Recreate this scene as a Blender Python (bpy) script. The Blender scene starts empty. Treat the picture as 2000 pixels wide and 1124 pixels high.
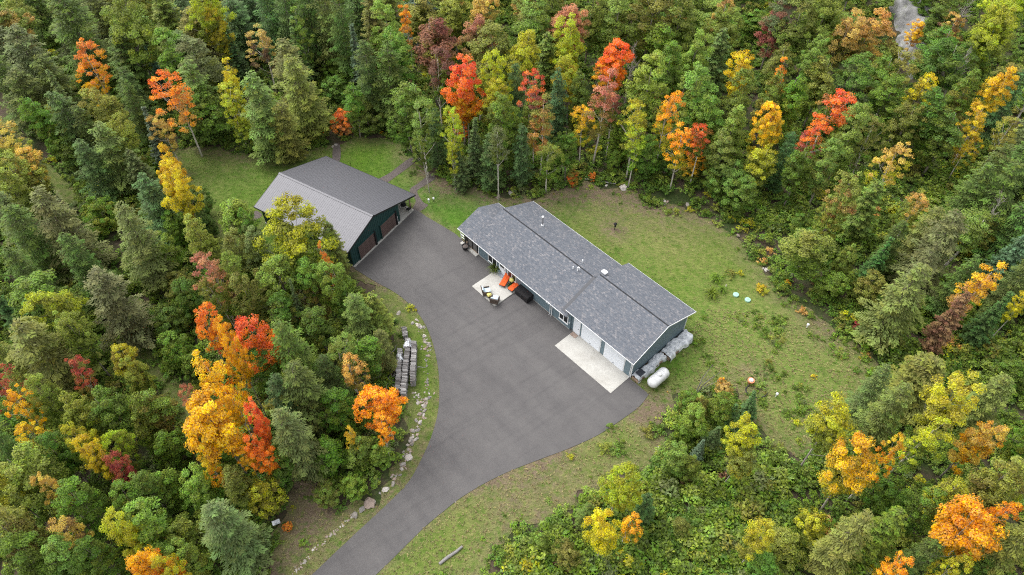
import bpy, bmesh, math, random
import numpy as np
from mathutils import Vector, Matrix, Euler
from mathutils.geometry import delaunay_2d_cdt

R = math.radians
rng = np.random.default_rng(11)
random.seed(11)
SC = bpy.context.scene
COL = SC.collection

# ------------------------------------------------------------------ camera
S = 1.18                                   # survey units -> metres
F_PX, PITCH, ROLL, CAM_H = 1343.6, 0.85994, 0.0058, 46.516 * S
cd = bpy.data.cameras.new('camera')
cd.sensor_width = 36.0
cd.lens = 36.0 * F_PX / 2000.0
cd.clip_start, cd.clip_end = 0.5, 6000.0
camera = bpy.data.objects.new('camera', cd)
camera.matrix_world = (Matrix.Translation((0, 0, CAM_H)) @
                       Matrix.Rotation(math.pi / 2 - PITCH, 4, 'X') @ Matrix.Rotation(ROLL, 4, 'Z'))
COL.objects.link(camera)
SC.camera = camera

# ------------------------------------------------------------------ daylight (overcast)
SUN_EL, SUN_AZ = R(58), R(-55)             # azimuth measured from +y towards +x
world = bpy.data.worlds.new('World')
SC.world = world
world.use_nodes = True
wn, wl = world.node_tree.nodes, world.node_tree.links
wn.clear()
w_out = wn.new('ShaderNodeOutputWorld')
w_bg = wn.new('ShaderNodeBackground')
w_sky = wn.new('ShaderNodeTexSky')
w_sky.sky_type = 'NISHITA'
w_sky.sun_disc = False
w_sky.sun_elevation = SUN_EL
w_sky.sun_rotation = SUN_AZ
w_sky.air_density, w_sky.dust_density, w_sky.ozone_density = 1.0, 3.0, 1.0
w_hs = wn.new('ShaderNodeHueSaturation')   # cloud cover takes the blue out of the sky
w_hs.inputs['Saturation'].default_value = 0.12
w_bg.inputs['Strength'].default_value = 0.15
wl.new(w_sky.outputs[0], w_hs.inputs['Color'])
wl.new(w_hs.outputs[0], w_bg.inputs['Color'])
wl.new(w_bg.outputs[0], w_out.inputs['Surface'])
sd = bpy.data.lights.new('sun', 'SUN')
sd.energy, sd.angle, sd.color = 0.65, R(55), (1.0, 0.965, 0.91)
sun = bpy.data.objects.new('sun', sd)
sdir = Vector((math.sin(SUN_AZ) * math.cos(SUN_EL), math.cos(SUN_AZ) * math.cos(SUN_EL), math.sin(SUN_EL)))
sun.rotation_euler = sdir.to_track_quat('Z', 'Y').to_euler()
sun.location = sdir * 200
COL.objects.link(sun)
SC.view_settings.view_transform = 'Standard'
SC.view_settings.look = 'None'
SC.view_settings.gamma = 1.0
SC.view_settings.use_curve_mapping = False
SC.view_settings.exposure = 1.56
SC.cycles.filter_width = 1.1
SC.cycles.use_denoising = False
SC.cycles.adaptive_threshold = 0.004
SC.cycles.max_bounces = 6
SC.cycles.diffuse_bounces = 4
SC.cycles.transmission_bounces = 3
SC.cycles.transparent_max_bounces = 4

# ------------------------------------------------------------------ survey helpers
CTH, STH, CRO, SRO = math.cos(PITCH), math.sin(PITCH), math.cos(ROLL), math.sin(ROLL)

def smooth(t):
    t = np.clip(t, 0, 1)
    return t * t * (3 - 2 * t)

def terrain(x, y):
    """gentle rise of the wooded hill behind the clearing, to the north-east"""
    x, y = np.asarray(x, float), np.asarray(y, float)
    h = 7.0 * smooth((y - 78) / 55) * smooth((x + 5) / 60)
    far = smooth((np.hypot(x - 5, y - 45) - 45) / 30)
    return h + far * (0.35 * np.sin(x * .21 + y * .13) + 0.3 * np.sin(x * .09 - y * .17 + 1.3))

def sight(u, v):
    """direction of the sight line through a picture point (2000 px wide survey)"""
    X, Y = (u - 1000.0) / F_PX, (v - 562.0) / F_PX
    X, Y = X * CRO + Y * SRO, -X * SRO + Y * CRO
    return X, CTH - STH * Y, -STH - CTH * Y

def at(u, v, z=0.0):
    dx, dy, dz = sight(u, v)
    t = (z - CAM_H) / dz
    return np.array([dx * t, dy * t, z])

def on_ground(u, v, up=0.0):
    z = up
    for _ in range(6):
        p = at(u, v, z)
        z = float(terrain(p[0], p[1])) + up
    return at(u, v, z)

def depth_of(p):
    return p[1] * CTH - (p[2] - CAM_H) * STH

def px(p):
    x, y, z = p[0], p[1], p[2] - CAM_H
    d = y * CTH - z * STH
    a, b = x / d, -(y * STH + z * CTH) / d
    a, b = a * CRO - b * SRO, a * SRO + b * CRO
    return 1000 + F_PX * a, 562 + F_PX * b

def flat(pts):
    return [tuple(at(u, v)[:2]) for u, v in pts]

def spline(pts, n=6, closed=True):
    P = np.array(pts, float); N = len(P); out = []
    for i in range(N if closed else N - 1):
        p0, p1, p2, p3 = (P[(i - 1) % N], P[i], P[(i + 1) % N], P[(i + 2) % N]) if closed else \
            (P[max(i - 1, 0)], P[i], P[i + 1], P[min(i + 2, N - 1)])
        for k in range(n):
            t = k / n
            out.append(0.5 * (2 * p1 + (p2 - p0) * t + (2 * p0 - 5 * p1 + 4 * p2 - p3) * t * t + (3 * p1 - p0 - 3 * p2 + p3) * t ** 3))
    if not closed: out.append(P[-1])
    return np.array(out)

def inside(xy, poly):
    """vectorised point in polygon"""
    xy = np.atleast_2d(xy); poly = np.asarray(poly)
    x, y = xy[:, 0], xy[:, 1]; c = np.zeros(len(xy), bool)
    x1, y1 = poly[:, 0], poly[:, 1]; x2, y2 = np.roll(x1, -1), np.roll(y1, -1)
    for i in range(len(poly)):
        cond = (y1[i] > y) != (y2[i] > y)
        if y1[i] == y2[i]: continue
        c ^= cond & (x < (x2[i] - x1[i]) * (y - y1[i]) / (y2[i] - y1[i]) + x1[i])
    return c

def edge_dist(xy, poly):
    xy = np.atleast_2d(xy)[:, :2]; P = np.asarray(poly); Q = np.roll(P, -1, 0)
    best = np.full(len(xy), 1e9)
    for a, b in zip(P, Q):
        ab = b - a; L = ab @ ab
        if L < 1e-9: continue
        t = np.clip(((xy - a) @ ab) / L, 0, 1)
        best = np.minimum(best, np.hypot(*(xy - a - t[:, None] * ab).T))
    return best

# ------------------------------------------------------------------ materials
def mat(name, col=(.5, .5, .5), rough=.8, metal=0.0, spec=.3):
    m = bpy.data.materials.new(name); m.use_nodes = True
    b = m.node_tree.nodes['Principled BSDF']
    b.inputs['Base Color'].default_value = (*col, 1)
    b.inputs['Roughness'].default_value = rough
    b.inputs['Metallic'].default_value = metal
    b.inputs['Specular IOR Level'].default_value = spec
    return m

class NT:
    """small wrapper for building node trees"""
    def __init__(s, m):
        s.t = m.node_tree; s.n = s.t.nodes; s.l = s.t.links; s.b = s.n['Principled BSDF']
    def new(s, kind, **kw):
        n = s.n.new('ShaderNode' + kind)
        for k, v in kw.items(): setattr(n, k, v)
        return n
    def link(s, a, b): s.l.new(a, b)
    def coord(s, which='Object'): return s.new('TexCoord').outputs[which]
    def pos(s): return s.new('NewGeometry').outputs['Position']
    def noise(s, vec, scale, detail=4, rough=.55, out='Fac'):
        n = s.new('TexNoise'); n.inputs['Scale'].default_value = scale
        n.inputs['Detail'].default_value = detail; n.inputs['Roughness'].default_value = rough
        s.link(vec, n.inputs['Vector']); return n.outputs[out]
    def ramp(s, fac, stops):
        r = s.new('ValToRGB'); e = r.color_ramp.elements
        while len(e) < len(stops): e.new(.5)
        for i, (p, c) in enumerate(stops):
            e[i].position = p; e[i].color = (*c, 1) if len(c) == 3 else c
        s.link(fac, r.inputs[0]); return r.outputs[0]
    def mix(s, fac, a, b, mode='MIX'):
        m = s.new('Mix', data_type='RGBA', blend_type=mode)
        for sock, v in ((m.inputs[0], fac), (m.inputs[6], a), (m.inputs[7], b)):
            if hasattr(v, 'is_linked'): s.link(v, sock)
            elif isinstance(v, (tuple, list)): sock.default_value = (*v, 1)
            else: sock.default_value = v
        return m.outputs[2]
    def math(s, op, a, b=0.0, c=None):
        m = s.new('Math', operation=op)
        for sock, v in zip(m.inputs, (a, b, c)):
            if v is None: continue
            if hasattr(v, 'is_linked'): s.link(v, sock)
            else: sock.default_value = v
        return m.outputs[0]
    def scale(s, vec, xyz, rot=(0, 0, 0)):
        m = s.new('Mapping'); m.inputs['Scale'].default_value = xyz; m.inputs['Rotation'].default_value = rot
        s.link(vec, m.inputs['Vector']); return m.outputs[0]
    def bump(s, h, strength=.3, dist=.02):
        b = s.new('Bump'); b.inputs['Strength'].default_value = strength; b.inputs['Distance'].default_value = dist
        s.link(h, b.inputs['Height']); s.link(b.outputs[0], s.b.inputs['Normal'])
    def base(s, c): s.link(c, s.b.inputs['Base Color'])

def speckled(name, c1, c2, scale, rough=.85, detail=5, bump=.2, dist=.02, spec=.25, lo=.35, hi=.65):
    m = mat(name, c1, rough, spec=spec); t = NT(m); p = t.coord()
    n = t.noise(p, scale, detail)
    t.base(t.ramp(n, [(lo, c1), (hi, c2)]))
    if bump: t.bump(n, bump, dist)
    return m

M = {}
def build_materials():
    M['white'] = speckled('white_paint', (.66, .67, .68), (.72, .72, .72), 2, .5, bump=0)
    M['door_white'] = mat('white_door_paint', (.66, .685, .72), .8, spec=.1)
    M['siding'] = m = mat('blue_grey_siding', (.125, .175, .20), .6)
    t = NT(m); p = t.coord()
    w = t.new('TexWave', wave_type='BANDS', bands_direction='Z', wave_profile='SAW'); w.inputs['Scale'].default_value = 2.2
    t.link(p, w.inputs['Vector'])
    t.base(t.mix(t.noise(p, .8), (.118, .168, .195), (.135, .185, .212))); t.bump(w.outputs['Fac'], .5, .02)
    M['glass'] = mat('dark_window_glass', (.012, .014, .016), .05, spec=.6)
    M['black'] = mat('black_plastic', (.014, .013, .014), .45)
    M['dark_metal'] = mat('dark_metal', (.03, .03, .033), .4, .3)
    M['screen'] = speckled('porch_screen', (.10, .095, .09), (.14, .135, .13), 3, .7, bump=0)
    M['galv'] = mat('galvanised_pipe', (.30, .30, .31), .4, .5)
    M['ridge'] = speckled('ridge_cap_shingle', (.018, .019, .022), (.03, .031, .034), 9)
    # asphalt shingles: tabs of mixed greys
    M['shingle'] = m = mat('grey_asphalt_shingle', (.1, .1, .11), .9, spec=.2); t = NT(m); p = t.coord()
    br = t.new('TexBrick'); br.offset = .5; br.squash = 1
    for k, v in (('Scale', 1.0), ('Mortar Size', .012), ('Brick Width', .26), ('Row Height', .16), ('Bias', 0.0), ('Mortar Smooth', .3)):
        br.inputs[k].default_value = v
    br.inputs['Color1'].default_value = (0, 0, 0, 1); br.inputs['Color2'].default_value = (1, 1, 1, 1); br.inputs['Mortar'].default_value = (.12, .12, .12, 1)
    t.link(p, br.inputs['Vector'])
    tab = t.ramp(br.outputs['Color'], [(0, (.078, .086, .102)), (.45, (.092, .101, .117)), (.7, (.106, .110, .123)), (.88, (.136, .135, .144)), (1, (.18, .174, .18))])
    gr = t.noise(p, 5.5, 2, .8)
    big = t.noise(p, .5, 3)
    c = t.mix(.22, tab, t.ramp(gr, [(.34, (.066, .072, .085)), (.52, (.108, .115, .13)), (.66, (.24, .232, .235))]))
    c = t.mix(.5, c, t.ramp(big, [(.3, (.97, .97, .98)), (.7, (1.16, 1.16, 1.15))]), 'MULTIPLY')
    t.base(c); t.bump(br.outputs['Fac'], .35, -.02)
    M['shade_strip'] = mat('rake_shade_paint', (.058, .060, .067), .6)  # dark tone standing in for the shade beside the garage rake
    # painted steel
    M['roof_metal'] = m = mat('grey_roof_steel', (.115, .108, .104), .48, .22, .45); t = NT(m); p = t.coord()
    n = t.noise(t.scale(p, (.4, 3, 1)), 1.2, 4)
    t.base(t.ramp(n, [(.3, (.090, .089, .099)), (.7, (.100, .099, .109))]))
    M['barn_green'] = m = mat('dark_green_steel', (.012, .04, .038), .5); t = NT(m)
    t.base(t.mix(t.noise(t.coord(), 1.2), (.011, .036, .036), (.016, .048, .044)))
    M['barn_door'] = speckled('brown_door_steel', (.085, .058, .052), (.11, .075, .068), 2, .5, bump=0)
    M['door_gap'] = mat('door_joint', (.012, .009, .008), .8)
    M['trim_black'] = mat('black_trim', (.012, .013, .014), .5)
    M['wood'] = speckled('weathered_wood', (.20, .14, .10), (.30, .22, .16), 6)
    # concrete
    M['concrete'] = m = mat('pale_concrete', (.5, .48, .44), .85); t = NT(m); p = t.coord()
    a = t.noise(p, .55, 5, .6); b = t.noise(p, 5, 5, .65)
    c = t.ramp(a, [(.3, (.315, .30, .275)), (.5, (.375, .365, .34)), (.75, (.425, .416, .39))])
    c = t.mix(.35, c, t.ramp(b, [(.35, (.7, .7, .68)), (.65, (1.08, 1.08, 1.06))]), 'MULTIPLY')
    t.base(c); t.bump(b, .15, .01)
    M['asphalt'] = m = mat('asphalt', (.1, .1, .1), .88, spec=.3); t = NT(m); p = t.pos()
    a = t.noise(p, .16, 4, .5)
    al = t.scale(p, (1, 1, 1), (0, 0, .83)); al2 = t.scale(p, (1, 1, 1), (0, 0, -.62))
    st = t.noise(t.scale(al, (.10, .9, 1)), .8, 4, .6)       # roller marks along the drive
    f = t.noise(p, 22, 3, .7); b = t.noise(p, 1.3, 5, .65)
    c = t.ramp(a, [(.3, (.080, .0755, .075)), (.7, (.095, .090, .0885))])
    c = t.mix(.9, c, t.ramp(st, [(.3, (.86, .86, .87)), (.5, (1, 1, 1)), (.7, (1.10, 1.10, 1.09))]), 'MULTIPLY')
    st2 = t.noise(t.scale(al2, (.06, 1.3, 1)), 1.0, 3, .55)
    c = t.mix(.65, c, t.ramp(st2, [(.34, (.84, .84, .85)), (.46, (1, 1, 1))]), 'MULTIPLY')
    c = t.mix(.8, c, t.ramp(b, [(.25, (.86, .86, .87)), (.6, (1.03, 1.03, 1.03))]), 'MULTIPLY')
    c = t.mix(.3, c, t.ramp(f, [(.3, (.7, .7, .7)), (.7, (1.3, 1.3, 1.3))]), 'MULTIPLY')
    t.base(c); t.bump(f, .3, .006)
    # ground cover colours carried by the 'cover' attribute: r lush, g dry, b bare
    M['lawn'] = m = mat('mown_grass', (.09, .12, .03), .95, spec=.1); t = NT(m); p = t.pos()
    at_ = t.new('Attribute', attribute_name='cover'); sp = t.new('SeparateColor'); t.link(at_.outputs['Color'], sp.inputs[0])
    n1 = t.noise(p, .35, 5, .6); n2 = t.noise(p, 1.6, 6, .7); n3 = t.noise(p, 9, 4, .75); n4 = t.noise(t.scale(p, (.5, 1.7, 1), (0, 0, R(40))), 3.2, 4, .7)
    base = t.ramp(n2, [(.25, (.038, .082, .008)), (.5, (.068, .120, .012)), (.75, (.112, .158, .026))])
    lush = t.ramp(n2, [(.25, (.036, .098, .010)), (.55, (.060, .150, .012)), (.8, (.095, .18, .022))])
    dry = t.ramp(n4, [(.25, (.085, .115, .028)), (.5, (.135, .150, .044)), (.8, (.215, .190, .085))])
    bare = t.ramp(n3, [(.3, (.085, .062, .042)), (.7, (.17, .13, .095))])
    cl = lambda v: t.math('MINIMUM', t.math('MAXIMUM', v, 0.0), 1.0)
    def sub(ch, n, k):                       # broken up by noise only where the cover is present
        w = t.math('ADD', 1.0, t.math('MULTIPLY', t.math('SUBTRACT', n, .5), k))
        return cl(t.math('MULTIPLY', sp.outputs[ch], w))
    c = t.mix(sub(0, n1, 2.0), base, lush)
    c = t.mix(t.math('MULTIPLY', sub(1, n2, 5.0), .75), c, dry)
    c = t.mix(sub(2, n2, 5.0), c, bare)
    olive = t.ramp(n1, [(.48, (0, 0, 0)), (.72, (.55, .55, .55))])
    c = t.mix(olive, c, dry)
    dk = t.noise(p, .75, 5, .7)
    c = t.mix(t.ramp(dk, [(.54, (0, 0, 0)), (.68, (.6, .6, .6))]), c, (.034, .085, .008))
    mow = t.noise(t.scale(t.scale(p, (1, 1, 1), (0, 0, .83)), (.12, 1.4, 1)), .9, 3, .5)
    c = t.mix(.5, c, t.ramp(mow, [(.35, (.82, .84, .8)), (.65, (1.14, 1.12, 1.1))]), 'MULTIPLY')
    c = t.mix(.75, c, t.ramp(n3, [(.25, (.6, .62, .6)), (.5, (1, 1, 1)), (.75, (1.35, 1.33, 1.3))]), 'MULTIPLY')
    c = t.mix(.5, c, t.ramp(n4, [(.25, (.75, .77, .75)), (.75, (1.25, 1.24, 1.2))]), 'MULTIPLY')
    t.base(c); t.bump(n3, .9, .05)
    M['floor'] = m = mat('forest_floor', (.06, .05, .03), .95, spec=.1); t = NT(m); p = t.pos()
    n1 = t.noise(p, .3, 5, .6); n2 = t.noise(p, 3, 6, .75); n3 = t.noise(p, 11, 3, .8)
    c = t.mix(t.ramp(n1, [(.42, (0, 0, 0)), (.6, (1, 1, 1))]),
              t.ramp(n2, [(.3, (.045, .035, .026)), (.6, (.085, .064, .046)), (.75, (.13, .09, .06))]),
              t.ramp(n2, [(.3, (.02, .032, .01)), (.6, (.04, .06, .018)), (.75, (.075, .08, .03))]))
    c = t.mix(t.ramp(n3, [(.66, (0, 0, 0)), (.72, (1, 1, 1))]), c, (.19, .11, .04))
    t.base(c); t.bump(n2, .8, .08)
    M['gravel'] = speckled('brown_gravel', (.055, .045, .042), (.135, .115, .105), 9, .95, 6, .6, .03, lo=.3, hi=.7)
    M['stone'] = m = mat('field_stone', (.3, .28, .26), .9); t = NT(m); p = t.coord()
    oi = t.new('ObjectInfo')
    c = t.mix(t.noise(p, 3.0, 5, .6), (.16, .148, .135), (.36, .335, .31))
    c = t.mix(.8, c, oi.outputs['Color'], 'MULTIPLY'); t.base(c); t.bump(t.noise(p, 6, 5, .7), .4, .03)
    M['outcrop'] = m = mat('lichen_rock', (.22, .22, .22), .92); t = NT(m); p = t.pos()
    c = t.ramp(t.noise(p, .8, 8, .75), [(.30, (.035, .035, .033)), (.42, (.13, .128, .126)), (.55, (.22, .217, .214)), (.72, (.36, .355, .35))])
    c = t.mix(t.ramp(t.noise(p, 1.1, 5, .7), [(.56, (0, 0, 0)), (.66, (.8, .8, .8))]), c, (.20, .215, .14)); t.base(c); t.bump(t.noise(p, 1.6, 7, .7), .8, .15)
    # bark, leaves
    M['bark'] = m = mat('grey_bark', (.22, .2, .18), .9); t = NT(m); p = t.coord()
    oi = t.new('ObjectInfo')
    c = t.ramp(t.noise(t.scale(p, (3, 3, .7)), 2.0, 5, .7), [(.3, (.5, .48, .46)), (.7, (1.15, 1.12, 1.08))])
    t.base(t.mix(1.0, c, oi.outputs['Color'], 'MULTIPLY')); t.bump(t.noise(t.scale(p, (4, 4, .8)), 4, 4), .5, .03)
    M['leaf'] = leaf_material('foliage', False)
    M['cover_leaf'] = leaf_material('undergrowth_foliage', True)
    M['log'] = m = mat('grey_firewood', (.25, .24, .23), .9); t = NT(m); p = t.coord(); oi = t.new('ObjectInfo')
    c = t.ramp(oi.outputs['Random'], [(0, (.13, .12, .115)), (.4, (.235, .225, .22)), (.75, (.31, .30, .295)), (1, (.42, .41, .40))])
    c = t.mix(.7, c, t.ramp(t.noise(t.scale(p, (1, 9, 9)), 3, 4, .7), [(.3, (.6, .58, .56)), (.7, (1.25, 1.25, 1.25))]), 'MULTIPLY'); t.base(c)
    M['log_end'] = speckled('cut_log_ends', (.14, .095, .065), (.30, .215, .15), 7, .9)
    M['tarp'] = m = mat('silver_tarp', (.36, .38, .41), .5, .0, .4); t = NT(m)
    t.base(t.ramp(t.noise(t.coord(), 2.5, 5, .6), [(.32, (.33, .355, .385)), (.46, (.55, .575, .605)), (.62, (.74, .76, .78))])); t.bump(t.noise(t.coord(), 5, 6, .7), .9, .12)
    M['tarp_dark'] = mat('dark_tarp', (.04, .045, .055), .5)
    M['tank'] = m = mat('tank_paint', (.6, .6, .6), .4, spec=.45); t = NT(m)
    t.base(t.ramp(t.noise(t.coord(), 1.6, 6, .65), [(.3, (.42, .42, .415)), (.5, (.60, .60, .61))]))
    M['orange'] = speckled('orange_cushion', (.58, .085, .018), (.66, .115, .025), 3, .8)
    M['wicker'] = speckled('brown_wicker', (.07, .05, .04), (.13, .10, .08), 20, .7)
    M['blue_cushion'] = speckled('pale_blue_cushion', (.42, .53, .60), (.52, .61, .66), 3, .85)
    M['yellow'] = speckled('yellow_flowers', (.55, .46, .09), (.66, .62, .25), 14, .8)
    M['lid'] = mat('green_plastic_lid', (.27, .46, .36), .6)
    M['mat_grey'] = speckled('grey_mat', (.22, .24, .27), (.28, .30, .33), 6)
    M['mat_brown'] = speckled('brown_mat', (.22, .16, .13), (.30, .23, .19), 6)
    M['terracotta'] = mat('terracotta', (.50, .20, .10), .8)

def leaf_material(name, instanced):
    """leaves: r = leaf, g = clump, b = height in the crown; colours come from the tree itself"""
    m = mat(name, (.06, .1, .03), .62, spec=.22); t = NT(m)
    a = t.new('Attribute', attribute_name='leaf'); sp = t.new('SeparateColor'); t.link(a.outputs['Color'], sp.inputs[0])
    if instanced:
        top = t.new('Attribute', attribute_type='INSTANCER', attribute_name='tint').outputs['Color']; c = top
    else:
        top = t.new('ObjectInfo').outputs['Color']
        low = t.new('Attribute', attribute_type='OBJECT', attribute_name='lower_tint').outputs['Color']
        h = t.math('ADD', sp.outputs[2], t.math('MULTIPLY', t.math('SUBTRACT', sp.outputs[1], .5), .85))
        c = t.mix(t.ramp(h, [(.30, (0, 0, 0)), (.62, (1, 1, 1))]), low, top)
    hs = t.new('HueSaturation')
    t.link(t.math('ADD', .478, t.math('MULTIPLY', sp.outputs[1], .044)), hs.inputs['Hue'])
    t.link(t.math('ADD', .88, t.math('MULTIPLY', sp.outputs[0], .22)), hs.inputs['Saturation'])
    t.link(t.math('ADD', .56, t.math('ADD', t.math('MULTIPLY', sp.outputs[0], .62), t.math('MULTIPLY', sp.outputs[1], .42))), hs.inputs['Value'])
    t.link(c, hs.inputs['Color']); t.base(hs.outputs[0])
    tr = t.new('BsdfTranslucent'); t.link(hs.outputs[0], tr.inputs['Color'])
    mx = t.new('MixShader'); mx.inputs[0].default_value = .42
    t.link(t.b.outputs[0], mx.inputs[1]); t.link(tr.outputs[0], mx.inputs[2])
    t.link(mx.outputs[0], t.n['Material Output'].inputs['Surface'])
    return m
build_materials()

# ------------------------------------------------------------------ object helpers
def tag(o, label=None, cat=None, group=None, kind=None):
    for k, v in (('label', label), ('category', cat), ('group', group), ('kind', kind)):
        if v: o[k] = v
    return o

def thing(name, loc=(0, 0, 0), rz=0.0, label=None, cat=None, group=None):
    o = bpy.data.objects.new(name, None); COL.objects.link(o)
    o.empty_display_size = .3
    o.location = loc; o.rotation_euler = (0, 0, rz)
    return tag(o, label, cat, group)

def link_mesh(name, me, parent=None, loc=(0, 0, 0), rot=(0, 0, 0), scale=(1, 1, 1)):
    o = bpy.data.objects.new(name, me); COL.objects.link(o)
    o.location, o.rotation_euler, o.scale = loc, rot, scale
    if parent is not None: o.parent = parent
    return o

class MB:
    """collects shapes (k = unit scale) and links them as one mesh"""
    def __init__(s, k=1.0): s.bm = bmesh.new(); s.k = k
    def hexa(s, c):
        v = [s.bm.verts.new(Vector(p) * s.k) for p in c]
        for f in ((0, 3, 2, 1), (4, 5, 6, 7), (0, 1, 5, 4), (1, 2, 6, 5), (2, 3, 7, 6), (3, 0, 4, 7)):
            s.bm.faces.new([v[i] for i in f])
        return s
    def box(s, x0, x1, y0, y1, z0, z1):
        return s.hexa([(x0, y0, z0), (x1, y0, z0), (x1, y1, z0), (x0, y1, z0), (x0, y0, z1), (x1, y0, z1), (x1, y1, z1), (x0, y1, z1)])
    def slope(s, x0, x1, ya, za, yb, zb, th):
        """a slab running from (ya, za) to (yb, zb), its top face on that line"""
        return s.hexa([(x0, ya, za - th), (x1, ya, za - th), (x1, yb, zb - th), (x0, yb, zb - th), (x0, ya, za), (x1, ya, za), (x1, yb, zb), (x0, yb, zb)])
    def prism(s, prof, x0, x1):
        """profile in (y, z) extruded along x"""
        a = [s.bm.verts.new(Vector((x0, y, z)) * s.k) for y, z in prof]; b = [s.bm.verts.new(Vector((x1, y, z)) * s.k) for y, z in prof]
        n = len(prof); s.bm.faces.new(a[::-1]); s.bm.faces.new(b)
        for i in range(n): s.bm.faces.new((a[i], a[(i + 1) % n], b[(i + 1) % n], b[i]))
        return s
    def tube(s, pts, rad, n=8, cap=True):
        pts = [Vector(p) * s.k for p in pts]
        rad = [r * s.k for r in (rad if hasattr(rad, '__len__') else [rad] * len(pts))]
        prev = None
        for i, p in enumerate(pts):
            d = (pts[min(i + 1, len(pts) - 1)] - pts[max(i - 1, 0)]).normalized()
            u = d.orthogonal().normalized() if abs(d.z) < .95 else Vector((1, 0, 0)); u = (u - d * u.dot(d)).normalized(); w = d.cross(u)
            ring = [s.bm.verts.new(p + (u * math.cos(6.2832 * k / n) + w * math.sin(6.2832 * k / n)) * rad[i]) for k in range(n)]
            if prev:
                for k in range(n): s.bm.faces.new((prev[k], prev[(k + 1) % n], ring[(k + 1) % n], ring[k]))
            elif cap: s.bm.faces.new(ring[::-1])
            prev = ring
        if cap: s.bm.faces.new(prev)
        return s
    def lathe(s, prof, n=20, c=(0, 0, 0)):
        """profile (radius, z) about the vertical"""
        prev = None
        for r, z in prof:
            ring = [s.bm.verts.new(Vector((c[0] + r * math.cos(6.2832 * k / n), c[1] + r * math.sin(6.2832 * k / n), c[2] + z)) * s.k) for k in range(n)]
            if prev:
                for k in range(n): s.bm.faces.new((prev[k], prev[(k + 1) % n], ring[(k + 1) % n], ring[k]))
            else: s.bm.faces.new(ring[::-1])
            prev = ring
        s.bm.faces.new(prev); return s
    def blob(s, c, r, sub=2, jit=.12, seed=0):
        rr = random.Random(seed)
        res = bmesh.ops.create_icosphere(s.bm, subdivisions=sub, radius=1)
        for v in res['verts']:
            k = 1 + rr.uniform(-jit, jit)
            v.co = Vector((c[0] + v.co.x * r[0] * k, c[1] + v.co.y * r[1] * k, c[2] + v.co.z * r[2] * k)) * s.k
        return s
    def mesh(s, name, m, bevel=0, smooth=False):
        if bevel: bmesh.ops.bevel(s.bm, geom=s.bm.edges[:], offset=bevel, segments=2, affect='EDGES', clamp_overlap=True)
        bmesh.ops.recalc_face_normals(s.bm, faces=s.bm.faces[:])
        me = bpy.data.meshes.new(name); s.bm.to_mesh(me); s.bm.free()
        me.materials.append(m)
        if smooth: me.polygons.foreach_set('use_smooth', [True] * len(me.polygons))
        return me
    def build(s, name, m, parent=None, bevel=0, smooth=False, **kw):
        return link_mesh(name, s.mesh(name, m, bevel, smooth), parent, **kw)

def raw_mesh(name, verts, quads, m, leaf=None):
    """fast mesh from numpy arrays (all quads)"""
    me = bpy.data.meshes.new(name); nq = len(quads)
    me.vertices.add(len(verts)); me.vertices.foreach_set('co', np.asarray(verts, np.float32).ravel())
    me.loops.add(nq * 4); me.loops.foreach_set('vertex_index', np.asarray(quads, np.int32).ravel())
    me.polygons.add(nq); me.polygons.foreach_set('loop_start', np.arange(0, nq * 4, 4, dtype=np.int32))
    if leaf is not None:
        a = me.attributes.new('leaf', 'FLOAT_COLOR', 'POINT')
        a.data.foreach_set('color', np.concatenate([leaf, np.ones((len(leaf), 1))], 1).astype(np.float32).ravel())
    me.update(calc_edges=True); me.validate()
    me.materials.append(m)
    return me

# ------------------------------------------------------------------ building frames
H_O, H_YAW = np.array([4.401, 35.337]) * S, -0.826
B_O, B_YAW = np.array([-14.554, 41.963]) * S, -0.541

def frame(o, yaw):
    c, s = math.cos(yaw), math.sin(yaw)
    return lambda a, b, z=0.0: (o[0] + S * (a * c - b * s), o[1] + S * (a * s + b * c), S * z)
hw, bw = frame(H_O, H_YAW), frame(B_O, B_YAW)
HOUSE_PLAN = np.array([hw(a, b)[:2] for a, b in ((-13.6, .3), (7.3, .3), (7.3, 7.7), (-.1, 7.7), (-.1, 7.3), (-11.6, 7.3), (-11.6, 4.6), (-13.6, 4.6))])
BARN_PLAN = np.array([bw(a, b)[:2] for a, b in ((.1, .2), (.1, 9.9), (-11.4, 9.9), (-11.4, .2))])

# ------------------------------------------------------------------ outlines surveyed on the ground
lawn_uv = [(345, 292), (430, 288), (520, 306), (590, 300), (645, 284), (700, 268), (755, 272), (795, 292), (812, 318), (850, 345), (885, 362),
           (940, 372), (985, 384), (1040, 388), (1085, 374), (1130, 358), (1180, 366), (1230, 372), (1285, 402), (1340, 408), (1385, 430),
           (1432, 458), (1470, 500), (1500, 545), (1545, 580), (1600, 625), (1660, 665), (1700, 690), (1716, 750), (1690, 800), (1640, 830),
           (1590, 870), (1540, 890), (1500, 870), (1470, 820), (1430, 770), (1370, 765), (1310, 790), (1290, 830), (1300, 870), (1275, 915),
           (1225, 925), (1170, 950), (1120, 985), (1040, 1020), (985, 1060), (945, 1124), (900, 1190), (700, 1210), (480, 1210), (530, 1100),
           (550, 1020), (560, 955), (600, 945), (650, 985), (700, 985), (745, 960), (780, 905), (790, 860), (795, 800), (765, 740), (750, 690),
           (768, 640), (752, 600), (715, 560), (690, 540), (600, 510), (480, 510), (425, 480), (395, 430), (350, 370), (330, 330)]
LAWN = spline(flat(lawn_uv), 5)
j_ = np.arange(len(LAWN))
LAWN = LAWN + 0.35 * np.stack([np.sin(j_ * 1.7) + np.sin(j_ * .61 + 1), np.cos(j_ * 1.3) + np.sin(j_ * .83)], 1)

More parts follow.
